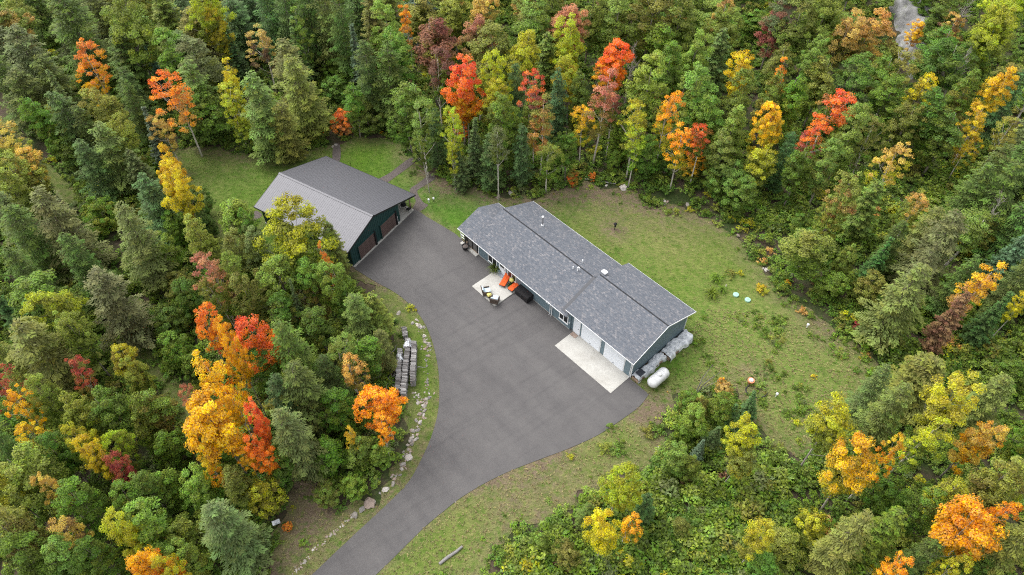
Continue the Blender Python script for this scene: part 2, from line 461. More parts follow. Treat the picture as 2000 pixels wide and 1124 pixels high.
left_edge = spline(flat([(540, 1190), (613, 1120), (690, 1047), (763, 979), (800, 939), (824, 896), (843, 852), (856, 802), (858, 749),
                         (853, 704), (840, 655), (816, 612), (777, 576), (733, 551), (694, 527)]), 5, closed=False)
right_edge = spline(flat([(1267, 771), (1248, 795), (1213, 821), (1167, 851), (1110, 877), (1057, 897), (1000, 919), (950, 943), (900, 973),
                          (867, 999), (833, 1027), (800, 1059), (763, 1096), (730, 1128), (655, 1205)]), 5, closed=False)
mid = [bw(-.05, .36)[:2], bw(-.05, 9.45)[:2]] + flat([(819, 414), (836, 426), (862, 441), (890, 458), (903, 470)]) + \
      [hw(-11.6, .25)[:2], hw(-11.4, .6)[:2], hw(6.5, .6)[:2], hw(7.05, .45)[:2]]
DRIVE = np.array([tuple(p) for p in left_edge] + mid + [tuple(p) for p in right_edge])
PATHS = {  # trodden brown gravel
    'gravel_path': [[(652, 283), (664, 284), (664, 315), (650, 316)],
                    [(800, 310), (812, 316), (770, 348), (748, 362), (738, 352), (762, 338)],
                    [(842, 340), (850, 350), (822, 368), (815, 376), (826, 395), (836, 402), (818, 414), (806, 410), (812, 392), (800, 372), (818, 358)],
                    [(498, 412), (512, 420), (500, 432), (486, 440), (484, 424)]]}

def sheet(name, outline, z, m, step=None, cover=None, skirt=0.0):
    """a thin sheet inside an outline (triangulated with points inside when step is set)"""
    P = np.asarray(outline); n = len(P)
    pts = [Vector(p) for p in P]; edges = [(i, (i + 1) % n) for i in range(n)]
    if step:
        g = np.stack(np.meshgrid(np.arange(P[:, 0].min(), P[:, 0].max(), step), np.arange(P[:, 1].min(), P[:, 1].max(), step)), -1).reshape(-1, 2)
        g = g + rng.uniform(-.3, .3, g.shape) * step
        g = g[inside(g, P)]; g = g[edge_dist(g, P) > step * .4]
        pts += [Vector(p) for p in g]
    V, E_, F_, *_ = delaunay_2d_cdt(pts, edges, [], 1, 1e-4)
    V = np.array([(v.x, v.y) for v in V])
    Z = np.full(len(V), z) if not callable(z) else z(V)
    verts = np.column_stack([V, Z]).tolist(); faces = [tuple(f) for f in F_]
    if skirt:
        base = len(verts); m0 = len(P)
        verts += [(p[0], p[1], (z if not callable(z) else 0) - skirt) for p in P]
        key = {(round(v[0], 3), round(v[1], 3)): i for i, v in enumerate(verts[:base])}
        idx = [key.get((round(float(p[0]), 3), round(float(p[1]), 3))) for p in P]
        for i in range(m0):
            a, b = idx[i], idx[(i + 1) % m0]
            if a is not None and b is not None and a != b: faces.append((a, b, base + (i + 1) % m0, base + i))
    me = bpy.data.meshes.new(name); me.from_pydata(verts, [], faces); me.update()
    bm = bmesh.new(); bm.from_mesh(me)
    for f in bm.faces:
        if f.normal.z < 0 and abs(f.normal.z) > .5: f.normal_flip()
    bm.to_mesh(me); bm.free()
    if cover is not None:
        a = me.attributes.new('cover', 'FLOAT_COLOR', 'POINT'); c = cover(np.array(verts)[:, :2])
        a.data.foreach_set('color', np.concatenate([c, np.ones((len(c), 1))], 1).astype(np.float32).ravel())
    me.materials.append(m)
    o = link_mesh(name, me); o['kind'] = 'structure'
    return o

PATCH = [  # (u, v, radius m, channel 0 lush 1 dry 2 bare, amount)
    (845, 400, 6, 0, 1.0), (885, 425, 5, 0, 1.0), (925, 395, 5, 0, .5), (1125, 405, 3.5, 0, .5), (1235, 492, 3, 0, .6), (1255, 520, 2.5, 0, .4),
    (1395, 570, 4, 0, .5), (1500, 690, 8, 0, .5), (1590, 740, 8, 0, .6), (1560, 640, 5, 0, .35), (1300, 720, 4, 0, .5), (1380, 650, 5, 0, .35),
    (1330, 640, 4, 0, .4), (845, 915, 4, 0, .35), (740, 1010, 4, 0, .45), (690, 1065, 4, 0, .5), (1230, 830, 4, 0, .5), (1010, 1060, 5, 0, .35),
    (900, 1090, 5, 0, .25), (750, 305, 6, 0, .25), (800, 340, 4, 0, .2),
    (1190, 440, 5, 1, .55), (1290, 450, 7, 1, .45), (1330, 520, 7, 1, .4), (1270, 480, 5, 1, .3), (1430, 640, 5, 1, .6), (1570, 710, 5, 1, .9),
    (1520, 760, 5, 1, .9), (1530, 845, 6, 1, 1.0), (1485, 810, 4, 1, .5), (1480, 610, 5, 1, .8), (1400, 705, 5, 1, .4), (1030, 940, 6, 1, .9),
    (1110, 895, 4, 1, .8), (950, 985, 5, 1, .7), (1180, 900, 6, 1, .5), (1240, 885, 5, 1, .55), (640, 965, 4, 1, .55), (610, 1050, 6, 1, .4),
    (820, 1090, 6, 1, .4), (420, 400, 8, 1, .2), (560, 320, 9, 0, .3), (430, 350, 8, 0, .25), (1640, 690, 6, 1, .9), (1660, 780, 6, 1, .9),
    (1275, 816, 2.2, 2, 1.0), (615, 965, 2.6, 2, .9), (600, 1020, 2, 2, .4), (1000, 384, 5, 2, .5), (1120, 366, 6, 2, .5), (1210, 372, 5, 2, .45), (860, 345, 5, 2, .6),
    (990, 935, 4, 2, .6), (1080, 895, 3, 2, .5), (1200, 452, 1.6, 2, .7), (1465, 735, 1.8, 2, .7), (1320, 420, 6, 2, .35), (1600, 640, 4, 2, .3),
    (1110, 700, 1, 2, 0), (460, 300, 8, 2, .3), (545, 1100, 4, 2, .6)]
PATCH = [(at(u, v)[:2], r, c, k) for u, v, r, c, k in PATCH]

def cover_of(xy):
    xy = np.asarray(xy)[:, :2]; out = np.zeros((len(xy), 3))
    for c, r, ch, k in PATCH:
        d = np.hypot(*(xy - c).T) / r
        out[:, ch] += k * np.exp(-d * d * 1.1)
    e = edge_dist(xy, LAWN[::2]); out[:, 2] += .45 * np.exp(-(e / 1.6) ** 2); out[:, 1] += .25 * np.exp(-(e / 3.0) ** 2)
    ed = edge_dist(xy, DRIVE); out[:, 2] += .50 * np.exp(-(ed / .55) ** 2); out[:, 1] += .2 * np.exp(-(ed / 1.6) ** 2)
    eh = np.minimum(edge_dist(xy, HOUSE_PLAN), edge_dist(xy, BARN_PLAN)); out[:, 2] += .4 * np.exp(-(eh / .5) ** 2)
    return np.clip(out, 0, 1)

def build_ground():
    # one sheet to the horizon: fine near the clearing, coarse beyond
    xs = np.concatenate([[-3000, -1200, -500, -250], np.arange(-140, 141, 1.4), [250, 500, 1200, 3000]])
    ys = np.concatenate([[-3000, -1200, -400, -120], np.arange(-30, 171, 1.4), [260, 500, 1200, 3000]])
    X, Y = np.meshgrid(xs, ys); Z = terrain(X, Y) - .03
    far = (np.abs(X) > 145) | (Y > 175) | (Y < -35)
    nx, ny = len(xs), len(ys)
    i = np.arange(nx * ny).reshape(ny, nx)
    q = np.stack([i[:-1, :-1], i[:-1, 1:], i[1:, 1:], i[1:, :-1]], -1).reshape(-1, 4)
    o = link_mesh('ground', raw_mesh('ground', np.stack([X, Y, Z], -1).reshape(-1, 3), q, M['floor'])); o['kind'] = 'structure'
    sheet('lawn', LAWN, lambda V: terrain(V[:, 0], V[:, 1]) + .02, M['lawn'], .8, cover_of)
    sheet('driveway', DRIVE, .055, M['asphalt'], None, None, .08)
    for k, outs in PATHS.items():
        for o_ in outs: sheet(k, spline(flat(o_), 4), .036, M['gravel'], None)
    # an old grassy track winding through the woods on the left
    for tr in ([(-20, 170), (20, 180), (50, 250), (105, 330), (160, 385), (135, 400), (80, 350), (20, 270), (-20, 230)],
               [(262, 680), (300, 690), (370, 770), (400, 830), (375, 850), (335, 790), (285, 730)]):
        sheet('grassy_track', spline(flat(tr), 5), .03, M['lawn'], 1.0, lambda xy: np.tile([.1, .35, .35], (len(xy), 1)))
    p = MB(S).box(-8.9, -5.8, -2.66, .515, .0, .14)
    o = p.build('patio', M['concrete'], None, .015, loc=(*H_O, 0), rot=(0, 0, H_YAW)); o['kind'] = 'structure'
    p = MB(S).box(.675, 6.924, -1.74, .515, .0, .075)
    o = p.build('garage_apron', M['concrete'], None, .012, loc=(*H_O, 0), rot=(0, 0, H_YAW)); o['kind'] = 'structure'
build_ground()

# ------------------------------------------------------------------ the house
def build_house():
    h = thing('house', (*H_O, 0), H_YAW, 'long blue grey ranch house with grey shingle roof and two white garage doors', 'house')
    ze, kg, W, L = 2.75, .3746, 7.71, 7.303                # garage eave, pitch, depth, length
    me_, km, f0, f1 = 2.25, .3777, -.2155, 7.442            # main eave, pitch, front and back eave
    zr = ze + kg * W / 2; mid = (f0 + f1) / 2; mr = me_ + km * (mid - f0)
    zg = lambda b: ze + kg * (b if b < W / 2 else W - b); zm = lambda b: me_ + km * ((b - f0) if b < mid else (f1 - b))
    t = .06; wf = .36                                      # main front wall line
    sh = wf - .525
    # walls: gabled solids up to the underside of the roof
    MB(S).prism([(.525, 0), (7.185, 0), (7.185, zg(7.185) - t - .03), (W / 2, zr - t - .03), (.525, zg(.525) - t - .03)], .32, 6.981).build('wall', M['siding'], h)
    MB(S).prism([(wf, 0), (6.9, 0), (6.9, zm(6.9) - t - .03), (mid, mr - t - .03), (wf, zm(wf) - t - .03)], -11.42, .318).build('wall', M['siding'], h)
    # concrete footing line
    MB(S).box(-11.43, .3, wf - .01, .6, 0, .1).build('foundation', M['concrete'], h)
    MB(S).box(6.96, 6.99, .52, 7.19, 0, .1).build('foundation', M['concrete'], h)
    # roofs
    def gable(x0, x1, ya, za, yr, zr_, yb, zb, nm='roof'):
        r = MB(S).slope(x0, x1, ya, za, yr, zr_, t).slope(x0, x1, yb, zb, yr, zr_, t).build(nm, M['shingle'], h)
        return r
    r1 = gable(0, L, 0, ze, W / 2, zr, W, ze)
    r2 = gable(-11.71, .31, f0, me_, mid, mr, f1, me_)
    pr, pz = 2.374, zm(2.374); pb = 4.765; pbz = pz - km * (pb - pr)
    # porch roof: its front runs on in the plane of the main roof
    r3 = MB(S).slope(-13.69, -11.713, f0, me_, pr, pz, t).slope(-13.69, -11.0, pb, pbz, pr, pz, t).build('porch_roof', M['shingle'], h)
    cap = lambda x0, x1, y, z: MB(S).slope(x0, x1, y - .06, z + .018 - .06 * km, y, z + .024, .02).slope(x0, x1, y + .06, z + .018 - .06 * km, y, z + .024, .02)
    cap(.05, L - .03, W / 2, zr).build('ridge_cap', M['ridge'], r1)
    cap(-11.66, .1, mid, mr).build('ridge_cap', M['ridge'], r2)
    # painted shade: dark strips on the main roof beside the raised garage rake
    MB(S).slope(-.46, .0, .0, zm(.0) + .034, mid, mr + .034, .012).build('painted_shade', M['shade_strip'], h)
    MB(S).slope(-.30, .0, f1 - .05, zm(f1 - .05) + .034, mid, mr + .034, .012).build('painted_shade', M['shade_strip'], h)
    # shingle courses laid proud of each other
    def courses(parent, x0, x1, ya, za, yr, zr_, n=0):
        m = MB(S); ln = math.hypot(yr - ya, zr_ - za); k = int(ln / .30)
        for i in range(k):
            a, b = i / k, min((i + 1.0) / k, .985)
            p = lambda s, o_: (ya + (yr - ya) * s, za + (zr_ - za) * s + o_)
            y0, z0 = p(a, .016); y1, z1 = p(b, .004)
            m.slope(x0 + .02, x1 - .02, y0, z0, y1, z1, .012)
        m.build('shingle_course', M['shingle'], parent)['kind'] = 'stuff'
    for q in ((r1, 0, L, 0, ze, W / 2, zr), (r1, 0, L, W, ze, W / 2, zr), (r2, -11.71, .31, f0, me_, mid, mr), (r2, -11.71, .31, f1, me_, mid, mr),
              (r3, -13.69, -11.72, f0, me_, pr, pz), (r3, -13.69, -11.0, pb, pbz, pr, pz)): courses(*q)
    # white fascia and rake boards
    e = .03
    def rake(x, ya, za, yr, zr_, up=.006): return MB(S).slope(x - .014, x + .014, ya, za + up, yr, zr_ + up, t + .05)
    for a in ((L + .012, -.02, ze, W / 2, zr), (L + .012, W + .02, ze, W / 2, zr)): rake(*a).build('rake_board', M['white'], h)
    for a in ((.016, .0, ze, W / 2, zr), (.016, W, ze, W / 2, zr), (-11.696, f1, me_, mid, mr), (-13.676, f0, me_, pr, pz), (-13.676, pb, pbz, pr, pz)):
        rake(*a, up=-t - .002).build('rake_board', M['white'], h)
    for x0, x1, y, z in ((0, L, -.015, ze), (0, L, W + .015, ze), (-13.69, -.03, f0 - .015, me_), (-11.71, -.03, f1 + .015, me_), (-13.69, -11.74, pb + .015, pbz)):
        MB(S).box(x0, x1, y - .012, y + .014, z - t - .02, z + .002).build('fascia', M['white'], h)
    MB(S).box(-13.5, .3, f0 + .02, wf - .005, me_ - t - .03, me_ - t - .012).box(.33, L - .34, .03, .52, ze - t - .03, ze - t - .012).build('soffit', M['white'], h)
    # corner boards
    for x, y in ((6.975, .52), (6.975, 7.18), (-11.425, wf)):
        MB(S).box(x - .05, x + .03, y - .03, y + .05, .06, 2.35).build('corner_board', M['white'], h)
    # garage doors: four sections each
    for a0, a1 in ((1.57, 3.58), (4.12, 6.16)):
        d = MB(S).box(a0 - .07, a1 + .07, .505, .52, .03, 2.0).build('garage_door', M['white'], h)
        for k in range(4):
            MB(S).box(a0, a1, .48, .504, .05 + k * .468, .05 + k * .468 + .455).build('panel', M['door_white'], d)
        MB(S).box((a0 + a1) / 2 - .06, (a0 + a1) / 2 + .06, .45, .4738, .22, .25).build('handle', M['dark_metal'], d)
    # house doors
    for nm, a0, a1, q in (('door', .64, 1.29, 0), ('front_door', -8.53, -7.78, sh)):
        d = MB(S).box(a0 - .06, a1 + .06, .49 + q, .523 + q, .04, 1.80).build(nm, M['white'], h)
        MB(S).box(a0, a1, .475 + q, .489 + q, .06, 1.72).build('door_leaf', M['door_white'], d)
        if nm == 'front_door': MB(S).box(a0 + .12, a1 - .12, .468 + q, .4745 + q, 1.0, 1.6).build('pane', M['glass'], d)
        MB(S).box(a1 - .1, a1 - .05, .44 + q, .4745 + q, .82, .87).build('handle', M['dark_metal'], d)
    # windows: paired sashes in white frames
    for a0, a1, z0, z1 in ((-10.02, -8.95, .48, 1.5), (-7.38, -6.38, .52, 1.5), (-.88, .03, .62, 1.5)):
        w = thing('window', (0, S * sh, 0)); w.parent = h
        MB(S).box(a0 - .07, a1 + .07, .485, .523, z0 - .07, z0).box(a0 - .07, a1 + .07, .485, .523, z1, z1 + .07).box(a0 - .07, a0, .485, .523, z0, z1)\
            .box(a1, a1 + .07, .485, .523, z0, z1).box((a0 + a1) / 2 - .04, (a0 + a1) / 2 + .04, .485, .523, z0, z1).build('frame', M['white'], w)
        MB(S).box(a0 - .1, a1 + .1, .45, .4845, z0 - .1, z0 - .06).build('sill', M['white'], w)
        for x0, x1 in ((a0, (a0 + a1) / 2 - .04), ((a0 + a1) / 2 + .04, a1)):
            MB(S).box(x0, x1, .505, .523, z0, z1).build('pane', M['glass'], w)
    # downspouts and the little gutter return by the garage
    for x in (-2.0, -1.78):
        MB(S).tube([(x, f0 - .02, 2.12), (x, f0 + .02, 2.02), (x, wf - .12, 1.86), (x, wf - .06, 1.75), (x, wf - .06, .12), (x, wf - .16, .05)], .035, 6).build('downspout', M['white'], h)
    for x in (6.88,): MB(S).tube([(x, .02, 2.6), (x, .4, 2.3), (x, .46, 2.2), (x, .46, .12), (x, .36, .05)], .035, 6).build('downspout', M['white'], h)
    MB(S).tube([(-.03, f0, 2.16), (.1, .1, 2.14), (.2, .45, 2.12)], .03, 6).build('gutter', M['white'], h)
    MB(S).box(.2, .28, wf - .05, wf, .85, .98).build('outlet_box', M['white'], h)
    # chimney pipe, vent pipes, vent hood
    c = thing('chimney', tuple(S * q for q in (-8.08, 5.16, zm(5.16)))); c.parent = h
    MB(S).lathe([(.16, -.12), (.15, .02), (.13, .1), (.09, .16)], 16).build('storm_collar', M['white'], c)
    MB(S).lathe([(.08, .1), (.08, 1.0)], 14).build('pipe', M['galv'], c)
    MB(S).lathe([(.10, 1.0), (.12, 1.05), (.10, 1.12), (.03, 1.15)], 14).build('cap', M['white'], c)
    def pipe(a, b, ht, hook):
        z = zm(b); pts = [(a, b, z - .1), (a, b, z + ht)]
        if hook: pts += [(a + .06, b, z + ht + .09), (a + .17, b, z + ht + .09), (a + .22, b, z + ht)]
        MB(S).tube(pts, .05, 8).build('vent_pipe', M['white'], h)
    pipe(-2.30, 3.14, .30, False); pipe(-1.86, 3.22, .42, True); pipe(-2.32, 4.31, .32, False)
    v = thing('roof_vent', tuple(S * q for q in (.12, 4.32, zg(4.32)))); v.parent = h
    MB(S).box(-.17, .17, -.13, .13, -.1, .16).build('base', M['white'], v)
    MB(S).box(-.24, .24, -.19, .19, .16, .27).build('cap', M['white'], v, .02)
    # screened porch at the left end
    MB(S).box(-13.42, -11.44, .3, 4.2, .05, .2).build('porch_floor', M['wood'], h)
    for a in (-13.38, -12.95, -12.3, -11.6):
        MB(S).box(a - .045, a + .045, .30, .39, .2, 2.3).build('porch_post', M['trim_black'], h)
    for b in (1.6, 2.9, 4.1):
        MB(S).box(-13.42, -13.34, b - .045, b + .045, .2, 2.3).build('porch_post', M['trim_black'], h)
    for a0, a1 in ((-12.9, -12.35), (-12.25, -11.65)):
        MB(S).box(a0, a1, .335, .35, .25, 2.25).build('screen', M['screen'], h)
    for b0, b1 in ((.46, 1.55), (1.65, 2.85), (2.95, 4.05)):
        MB(S).box(-13.385, -13.375, b0, b1, .25, 2.25).build('screen', M['screen'], h)
    MB(S).box(-13.4, -11.5, 4.16, 4.2, .2, 2.2).build('porch_wall', M['siding'], h)
    MB(S).prism([(.45, 2.3), (4.2, 2.3), (4.2, pz - km * (4.2 - pr) - t - .02), (pr, pz - t - .02), (.45, zm(.45) - t - .02)], -13.44, -13.40).build('gable', M['siding'], h)
    MB(S).box(-13.75, -11.42, -.02, .3, .0, .16).build('porch_step', M['concrete'], h, .01)
    MB(S).box(-14.2, -13.5, .48, .53, .62, .70).box(-14.2, -14.14, .47, .54, 0, .8).box(-13.56, -13.5, .47, .54, 0, .8).box(-14.2, -13.5, .48, .53, .3, .35).build('handrail', M['white'], h)
build_house()

# ------------------------------------------------------------------ the barn
def build_barn():
    b = thing('barn', (*B_O, 0), B_YAW, 'dark green metal barn with ribbed grey gable roof and two brown overhead doors', 'barn')
    L, W, ye = 11.367, 9.881, 3.88
    zl, zt, zr_ = 2.411, 3.733, 1.681
    kl, kr = (zt - zl) / ye, (zt - zr_) / (W - ye)
    z_at = lambda y: zl + kl * y if y < ye else zt - kr * (y - ye)
    # body b .42 to 7.42, lean-to porch beyond
    MB(S).prism([(.42, .18), (7.42, .18), (7.42, z_at(7.42) - .09), (ye, zt - .09), (.42, z_at(.42) - .09)], -L + .3, -.14).build('wall', M['barn_green'], b)
    # vertical ribs of the front and left walls
    m = MB(S)
    for i in range(31):
        y = .5 + i * .23
        if y > 7.38: break
        m.box(-.139, -.115, y, y + .035, .2, z_at(y) - .12)
    for i in range(47):
        x = -L + .4 + i * .23
        if x > -.2: break
        m.box(x, x + .035, .395, .419, .2, z_at(.42) - .12)
    m.build('wall_rib', M['barn_green'], b)['kind'] = 'stuff'
    MB(S).box(-L + .25, -.02, .36, 7.47, 0, .18).build('foundation', M['concrete'], b)
    MB(S).box(-L + .4, .0, 7.475, 9.42, 0, .12).build('porch_floor', M['concrete'], b, .01)
    MB(S).box(-.10, .0, .36, 7.47, 0, .179).build('concrete_kerb', M['concrete'], b)
    # roof of ribbed steel sheets
    for y0, z0, y1, z1, n_ in ((0, zl, ye, zt, 13), (W, zr_, ye, zt, 13)):
        w = L / n_
        panel = None
        for i in range(n_):
            if panel is None:
                m = MB(S).slope(0, w - .004, y0, z0, y1, z1, .05)
                for r_ in range(4):
                    x = .03 + r_ * w / 4
                    m.slope(x, x + .04, y0, z0 + .009, y1, z1 + .009, .009)
                panel = m.mesh('roof_panel', M['roof_metal'])
            link_mesh('roof_panel', panel, b, (S * (-L + i * w), 0, 0))
    MB(S).slope(-L - .02, .02, ye - .16, zt - .16 * kl + .045, ye, zt + .055, .012).slope(-L - .02, .02, ye + .16, zt - .16 * kr + .045, ye, zt + .055, .012).build('ridge_cap', M['roof_metal'], b)
    for x in (-L - .02, .005):
        MB(S).slope(x, x + .03, -.01, zl, ye, zt, .16).slope(x, x + .03, W + .01, zr_, ye, zt, .16).build('rake_trim', M['trim_black'], b)
    MB(S).box(-L, 0, -.04, -.002, zl - .12, zl + .01).build('fascia', M['trim_black'], b)
    MB(S).box(-L, 0, W + .002, W + .04, zr_ - .12, zr_ + .01).build('fascia', M['trim_black'], b)
    # overhead doors with sections and joints
    for y0, y1 in ((1.36, 3.60), (4.56, 6.75)):
        d = MB(S).box(-.139, -.10, y0, y1, .19, 1.82).build('overhead_door', M['door_gap'], b)
        pm = MB(S).box(0, .03, y0 + .03, y1 - .03, 0, .165).mesh('panel', M['barn_door'], .01)
        for k in range(8): link_mesh('panel', pm, d, (S * -.098, 0, S * (.205 + k * .202)))
        MB(S).box(-.139, .02, y1, y1 + .15, .185, 1.9).build('jamb', M['trim_black'], d)
        MB(S).box(-.139, -.03, y0 - .05, y0, .185, 1.9).build('jamb', M['barn_green'], d)
        MB(S).box(-.139, -.03, y0, y1, 1.83, 1.9).build('header', M['barn_green'], d)
    for x in (-.35, -3.9, -7.4, -10.9):
        MB(S).box(x - .05, x + .05, 9.28, 9.38, .12, z_at(9.33) - .06).build('porch_post', M['wood'], b)
    MB(S).box(-L + .2, -.3, 9.27, 9.39, z_at(9.33) - .24, z_at(9.33) - .06).build('beam', M['wood'], b)
    MB(S).tube([(-.1, 6.98, 1.1), (-.05, 6.98, 1.1), (-.04, 6.98, .1)], .025, 6).build('downspout', M['white'], b)
build_barn()

# ------------------------------------------------------------------ garden furniture and yard things
def place(u, v, z=0.0): return tuple(at(u, v, z))

def lounger(head, foot, label):
    p0, p1 = np.array(place(*head, .14 * S)), np.array(place(*foot, .14 * S)); d = p0 - p1; ang = math.atan2(d[1], d[0])
    t = thing('sun_lounger', tuple(p1), ang, label, 'sun lounger', 'orange sun loungers on the patio')
    Ln = max(1.85, float(np.hypot(*d[:2]))); k = Ln / 2.0; w = .34
    MB(k).box(0, 1.25, -w, w, .26, .31).box(1.25, 1.3, -w, w, .26, .31).build('frame', M['dark_metal'], t)
    for x, y in ((.08, -w + .03), (.08, w - .03), (1.7, -w + .03), (1.7, w - .03)):
        MB(k).tube([(x, y, 0), (x, y, .28)], .02, 6).build('leg', M['dark_metal'], t)
    for y in (-w, w - .03): MB(k).box(1.25, 1.75, y, y + .03, .26, .30).build('rail', M['dark_metal'], t)
    MB(k).box(0, .62, -w, w, .31, .40).build('seat_cushion', M['orange'], t, .02)
    MB(k).box(.63, 1.24, -w, w, .31, .40).build('seat_cushion', M['orange'], t, .02)
    MB(k).hexa([(1.25, -w, .31), (1.87, -w, .62), (1.87, w, .62), (1.25, w, .31), (1.22, -w, .40), (1.83, -w, .72), (1.83, w, .72), (1.22, w, .40)]).build('back_cushion', M['orange'], t, .02)
lounger((993, 541), (980, 562), 'orange cushioned sun lounger nearer the white front door on the patio')
lounger((1013.5, 555), (995.5, 570.5), 'orange cushioned sun lounger nearer the black storage box on the patio')

def armchair(u, v, ang, label):
    t = thing('wicker_armchair', place(u, v, .14 * S), ang, label, 'armchair', 'wicker armchairs on the patio edge')
    k = 1.12
    MB(k).box(-.38, .36, -.38, .38, .06, .30).build('seat_base', M['wicker'], t, .03)
    MB(k).hexa([(-.38, -.38, .30), (-.26, -.38, .30), (-.26, .38, .30), (-.38, .38, .30), (-.5, -.36, .82), (-.42, -.36, .82), (-.42, .36, .82), (-.5, .36, .82)]).build('backrest', M['wicker'], t, .02)
    for y in (-.38, .30): MB(k).box(-.38, .34, y, y + .08, .30, .55).build('armrest', M['wicker'], t, .025)
    MB(k).box(-.25, .38, -.29, .29, .305, .43).build('seat_cushion', M['blue_cushion'], t, .04)
    MB(k).hexa([(-.27, -.29, .44), (-.13, -.29, .44), (-.13, .29, .44), (-.27, .29, .44), (-.40, -.27, .86), (-.30, -.27, .86), (-.30, .27, .86), (-.40, .27, .86)]).build('back_cushion', M['blue_cushion'], t, .03)
    for x in (-.33, .31):
        for y in (-.33, .33): MB(k).box(x - .03, x + .03, y - .03, y + .03, 0, .06).build('leg', M['dark_metal'], t)
armchair(950, 573, H_YAW + R(60), 'brown wicker armchair with pale blue cushions nearer the left corner of the patio')
armchair(966.5, 589, H_YAW + R(120), 'brown wicker armchair with pale blue cushions nearer the bottom corner of the patio')

def potted(name, u, v, zoff, pr, ph, potm, fol, label, cat='plant pot', leaves=None):
    t = thing(name, place(u, v, zoff), 0, label, cat)
    MB().lathe([(pr * .7, 0), (pr, ph), (pr * 1.08, ph), (pr * 1.08, ph + .04), (pr * .9, ph + .04)], 14).build('pot', potm, t)
    if leaves: leaves(t, ph)
    else: MB().blob((0, 0, ph + pr * .5), (pr * 1.15, pr * 1.15, pr * .8), 3, .18, int(u)).build('flowers', fol, t)
potted('flower_pot', 955.4, 581, .14 * S, .22, .28, M['black'], M['yellow'], 'round pot of pale yellow flowers between the two wicker armchairs')
potted('flower_pot', 999.4, 554, .14 * S, .22, .45, M['black'], M['yellow'], 'raised pot of pale yellow flowers between the two orange loungers')
potted('flower_pot', 975, 533.5, .05, .17, .28, M['white'], M['siding'], 'white round pot beside the fern by the front door')

def storage_box():
    t = thing('storage_box', place(1025, 579, .055), H_YAW, 'black lidded deck storage box on the asphalt against the house wall', 'storage box')
    MB().box(-.95, .95, -.55, .5, .06, .72).build('body', M['black'], t, .03)
    MB().box(-1.0, 1.0, -.6, .55, .725, .86).build('lid', M['black'], t, .05)
    MB().box(-.14, .14, -.64, -.605, .62, .70).build('handle', M['dark_metal'], t)
    for x in (-.75, .75):
        for y in (-.4, .38): MB().box(x - .07, x + .07, y - .07, y + .07, 0, .06).build('foot', M['black'], t)
storage_box()

tag(MB(S).box(-.36, .36, -.24, .24, 0, .02).build('doormat', M['mat_grey'], None, loc=hw(-8.12, .18, .145), rot=(0, 0, H_YAW)), 'grey doormat on the patio in front of the white front door', 'doormat')
tag(MB(S).box(-.30, .30, -.2, .2, 0, .02).build('doormat', M['mat_brown'], None, loc=hw(1.0, .22, .08), rot=(0, 0, H_YAW)), 'brown doormat on the concrete apron by the white side door', 'doormat')
t_ = thing('planter_tub', place(909, 486, .055), 0, 'dark round tub on the asphalt below the porch step', 'tub')
MB().lathe([(.30, 0), (.38, .4), (.42, .42), (.42, .46), (.35, .46), (.33, .36)], 18).build('tub', M['black'], t_)
MB().lathe([(.33, .33), (.31, .37), (.02, .4)], 18).build('soil', M['gravel'], t_)

def propane():
    a, b = np.array(place(1271, 752, .62)), np.array(place(1300, 727, .62)); d = b - a; Ln = float(np.hypot(*d[:2])) * 1.0
    c = (a + b) / 2; c[2] = 0
    t = thing('propane_tank', tuple(c), math.atan2(d[1], d[0]), 'white horizontal propane tank on the grass beside the garage', 'propane tank')
    r = .56; hl = Ln / 2 + .18
    prof = [(.02, -hl)] + [(r * math.sin(q), -hl + r * .8 - r * .8 * math.cos(q)) for q in (.35, .7, 1.05, 1.35)] + [(r, -hl + r * .8), (r, 0)]
    prof = prof + [(x, -z) for x, z in prof[::-1][1:]]
    m = MB().lathe(prof, 28); 
    for v in m.bm.verts: v.co = Vector((v.co.z, v.co.y, v.co.x + .75))
    m.build('tank', M['tank'], t, smooth=True)
    MB().lathe([(.24, 1.22), (.24, 1.38), (.22, 1.44), (.12, 1.47)], 18).build('dome_lid', M['tank'], t, smooth=True)
    MB().tube([(-.02, 0, 1.31), (-.5, .25, 1.21), (-.62, .5, .9), (-.62, .58, .5)], .02, 6).build('pipe', M['dark_metal'], t)
    for x in (-.55, .55):
        for y in (-.32, .32): MB().box(x - .1, x + .1, y - .06, y + .06, 0, .42).build('leg', M['tank'], t)
        MB().box(x - .03, x + .03, -.1, .1, 1.3, 1.34).build('lifting_lug', M['tank'], t)
propane()

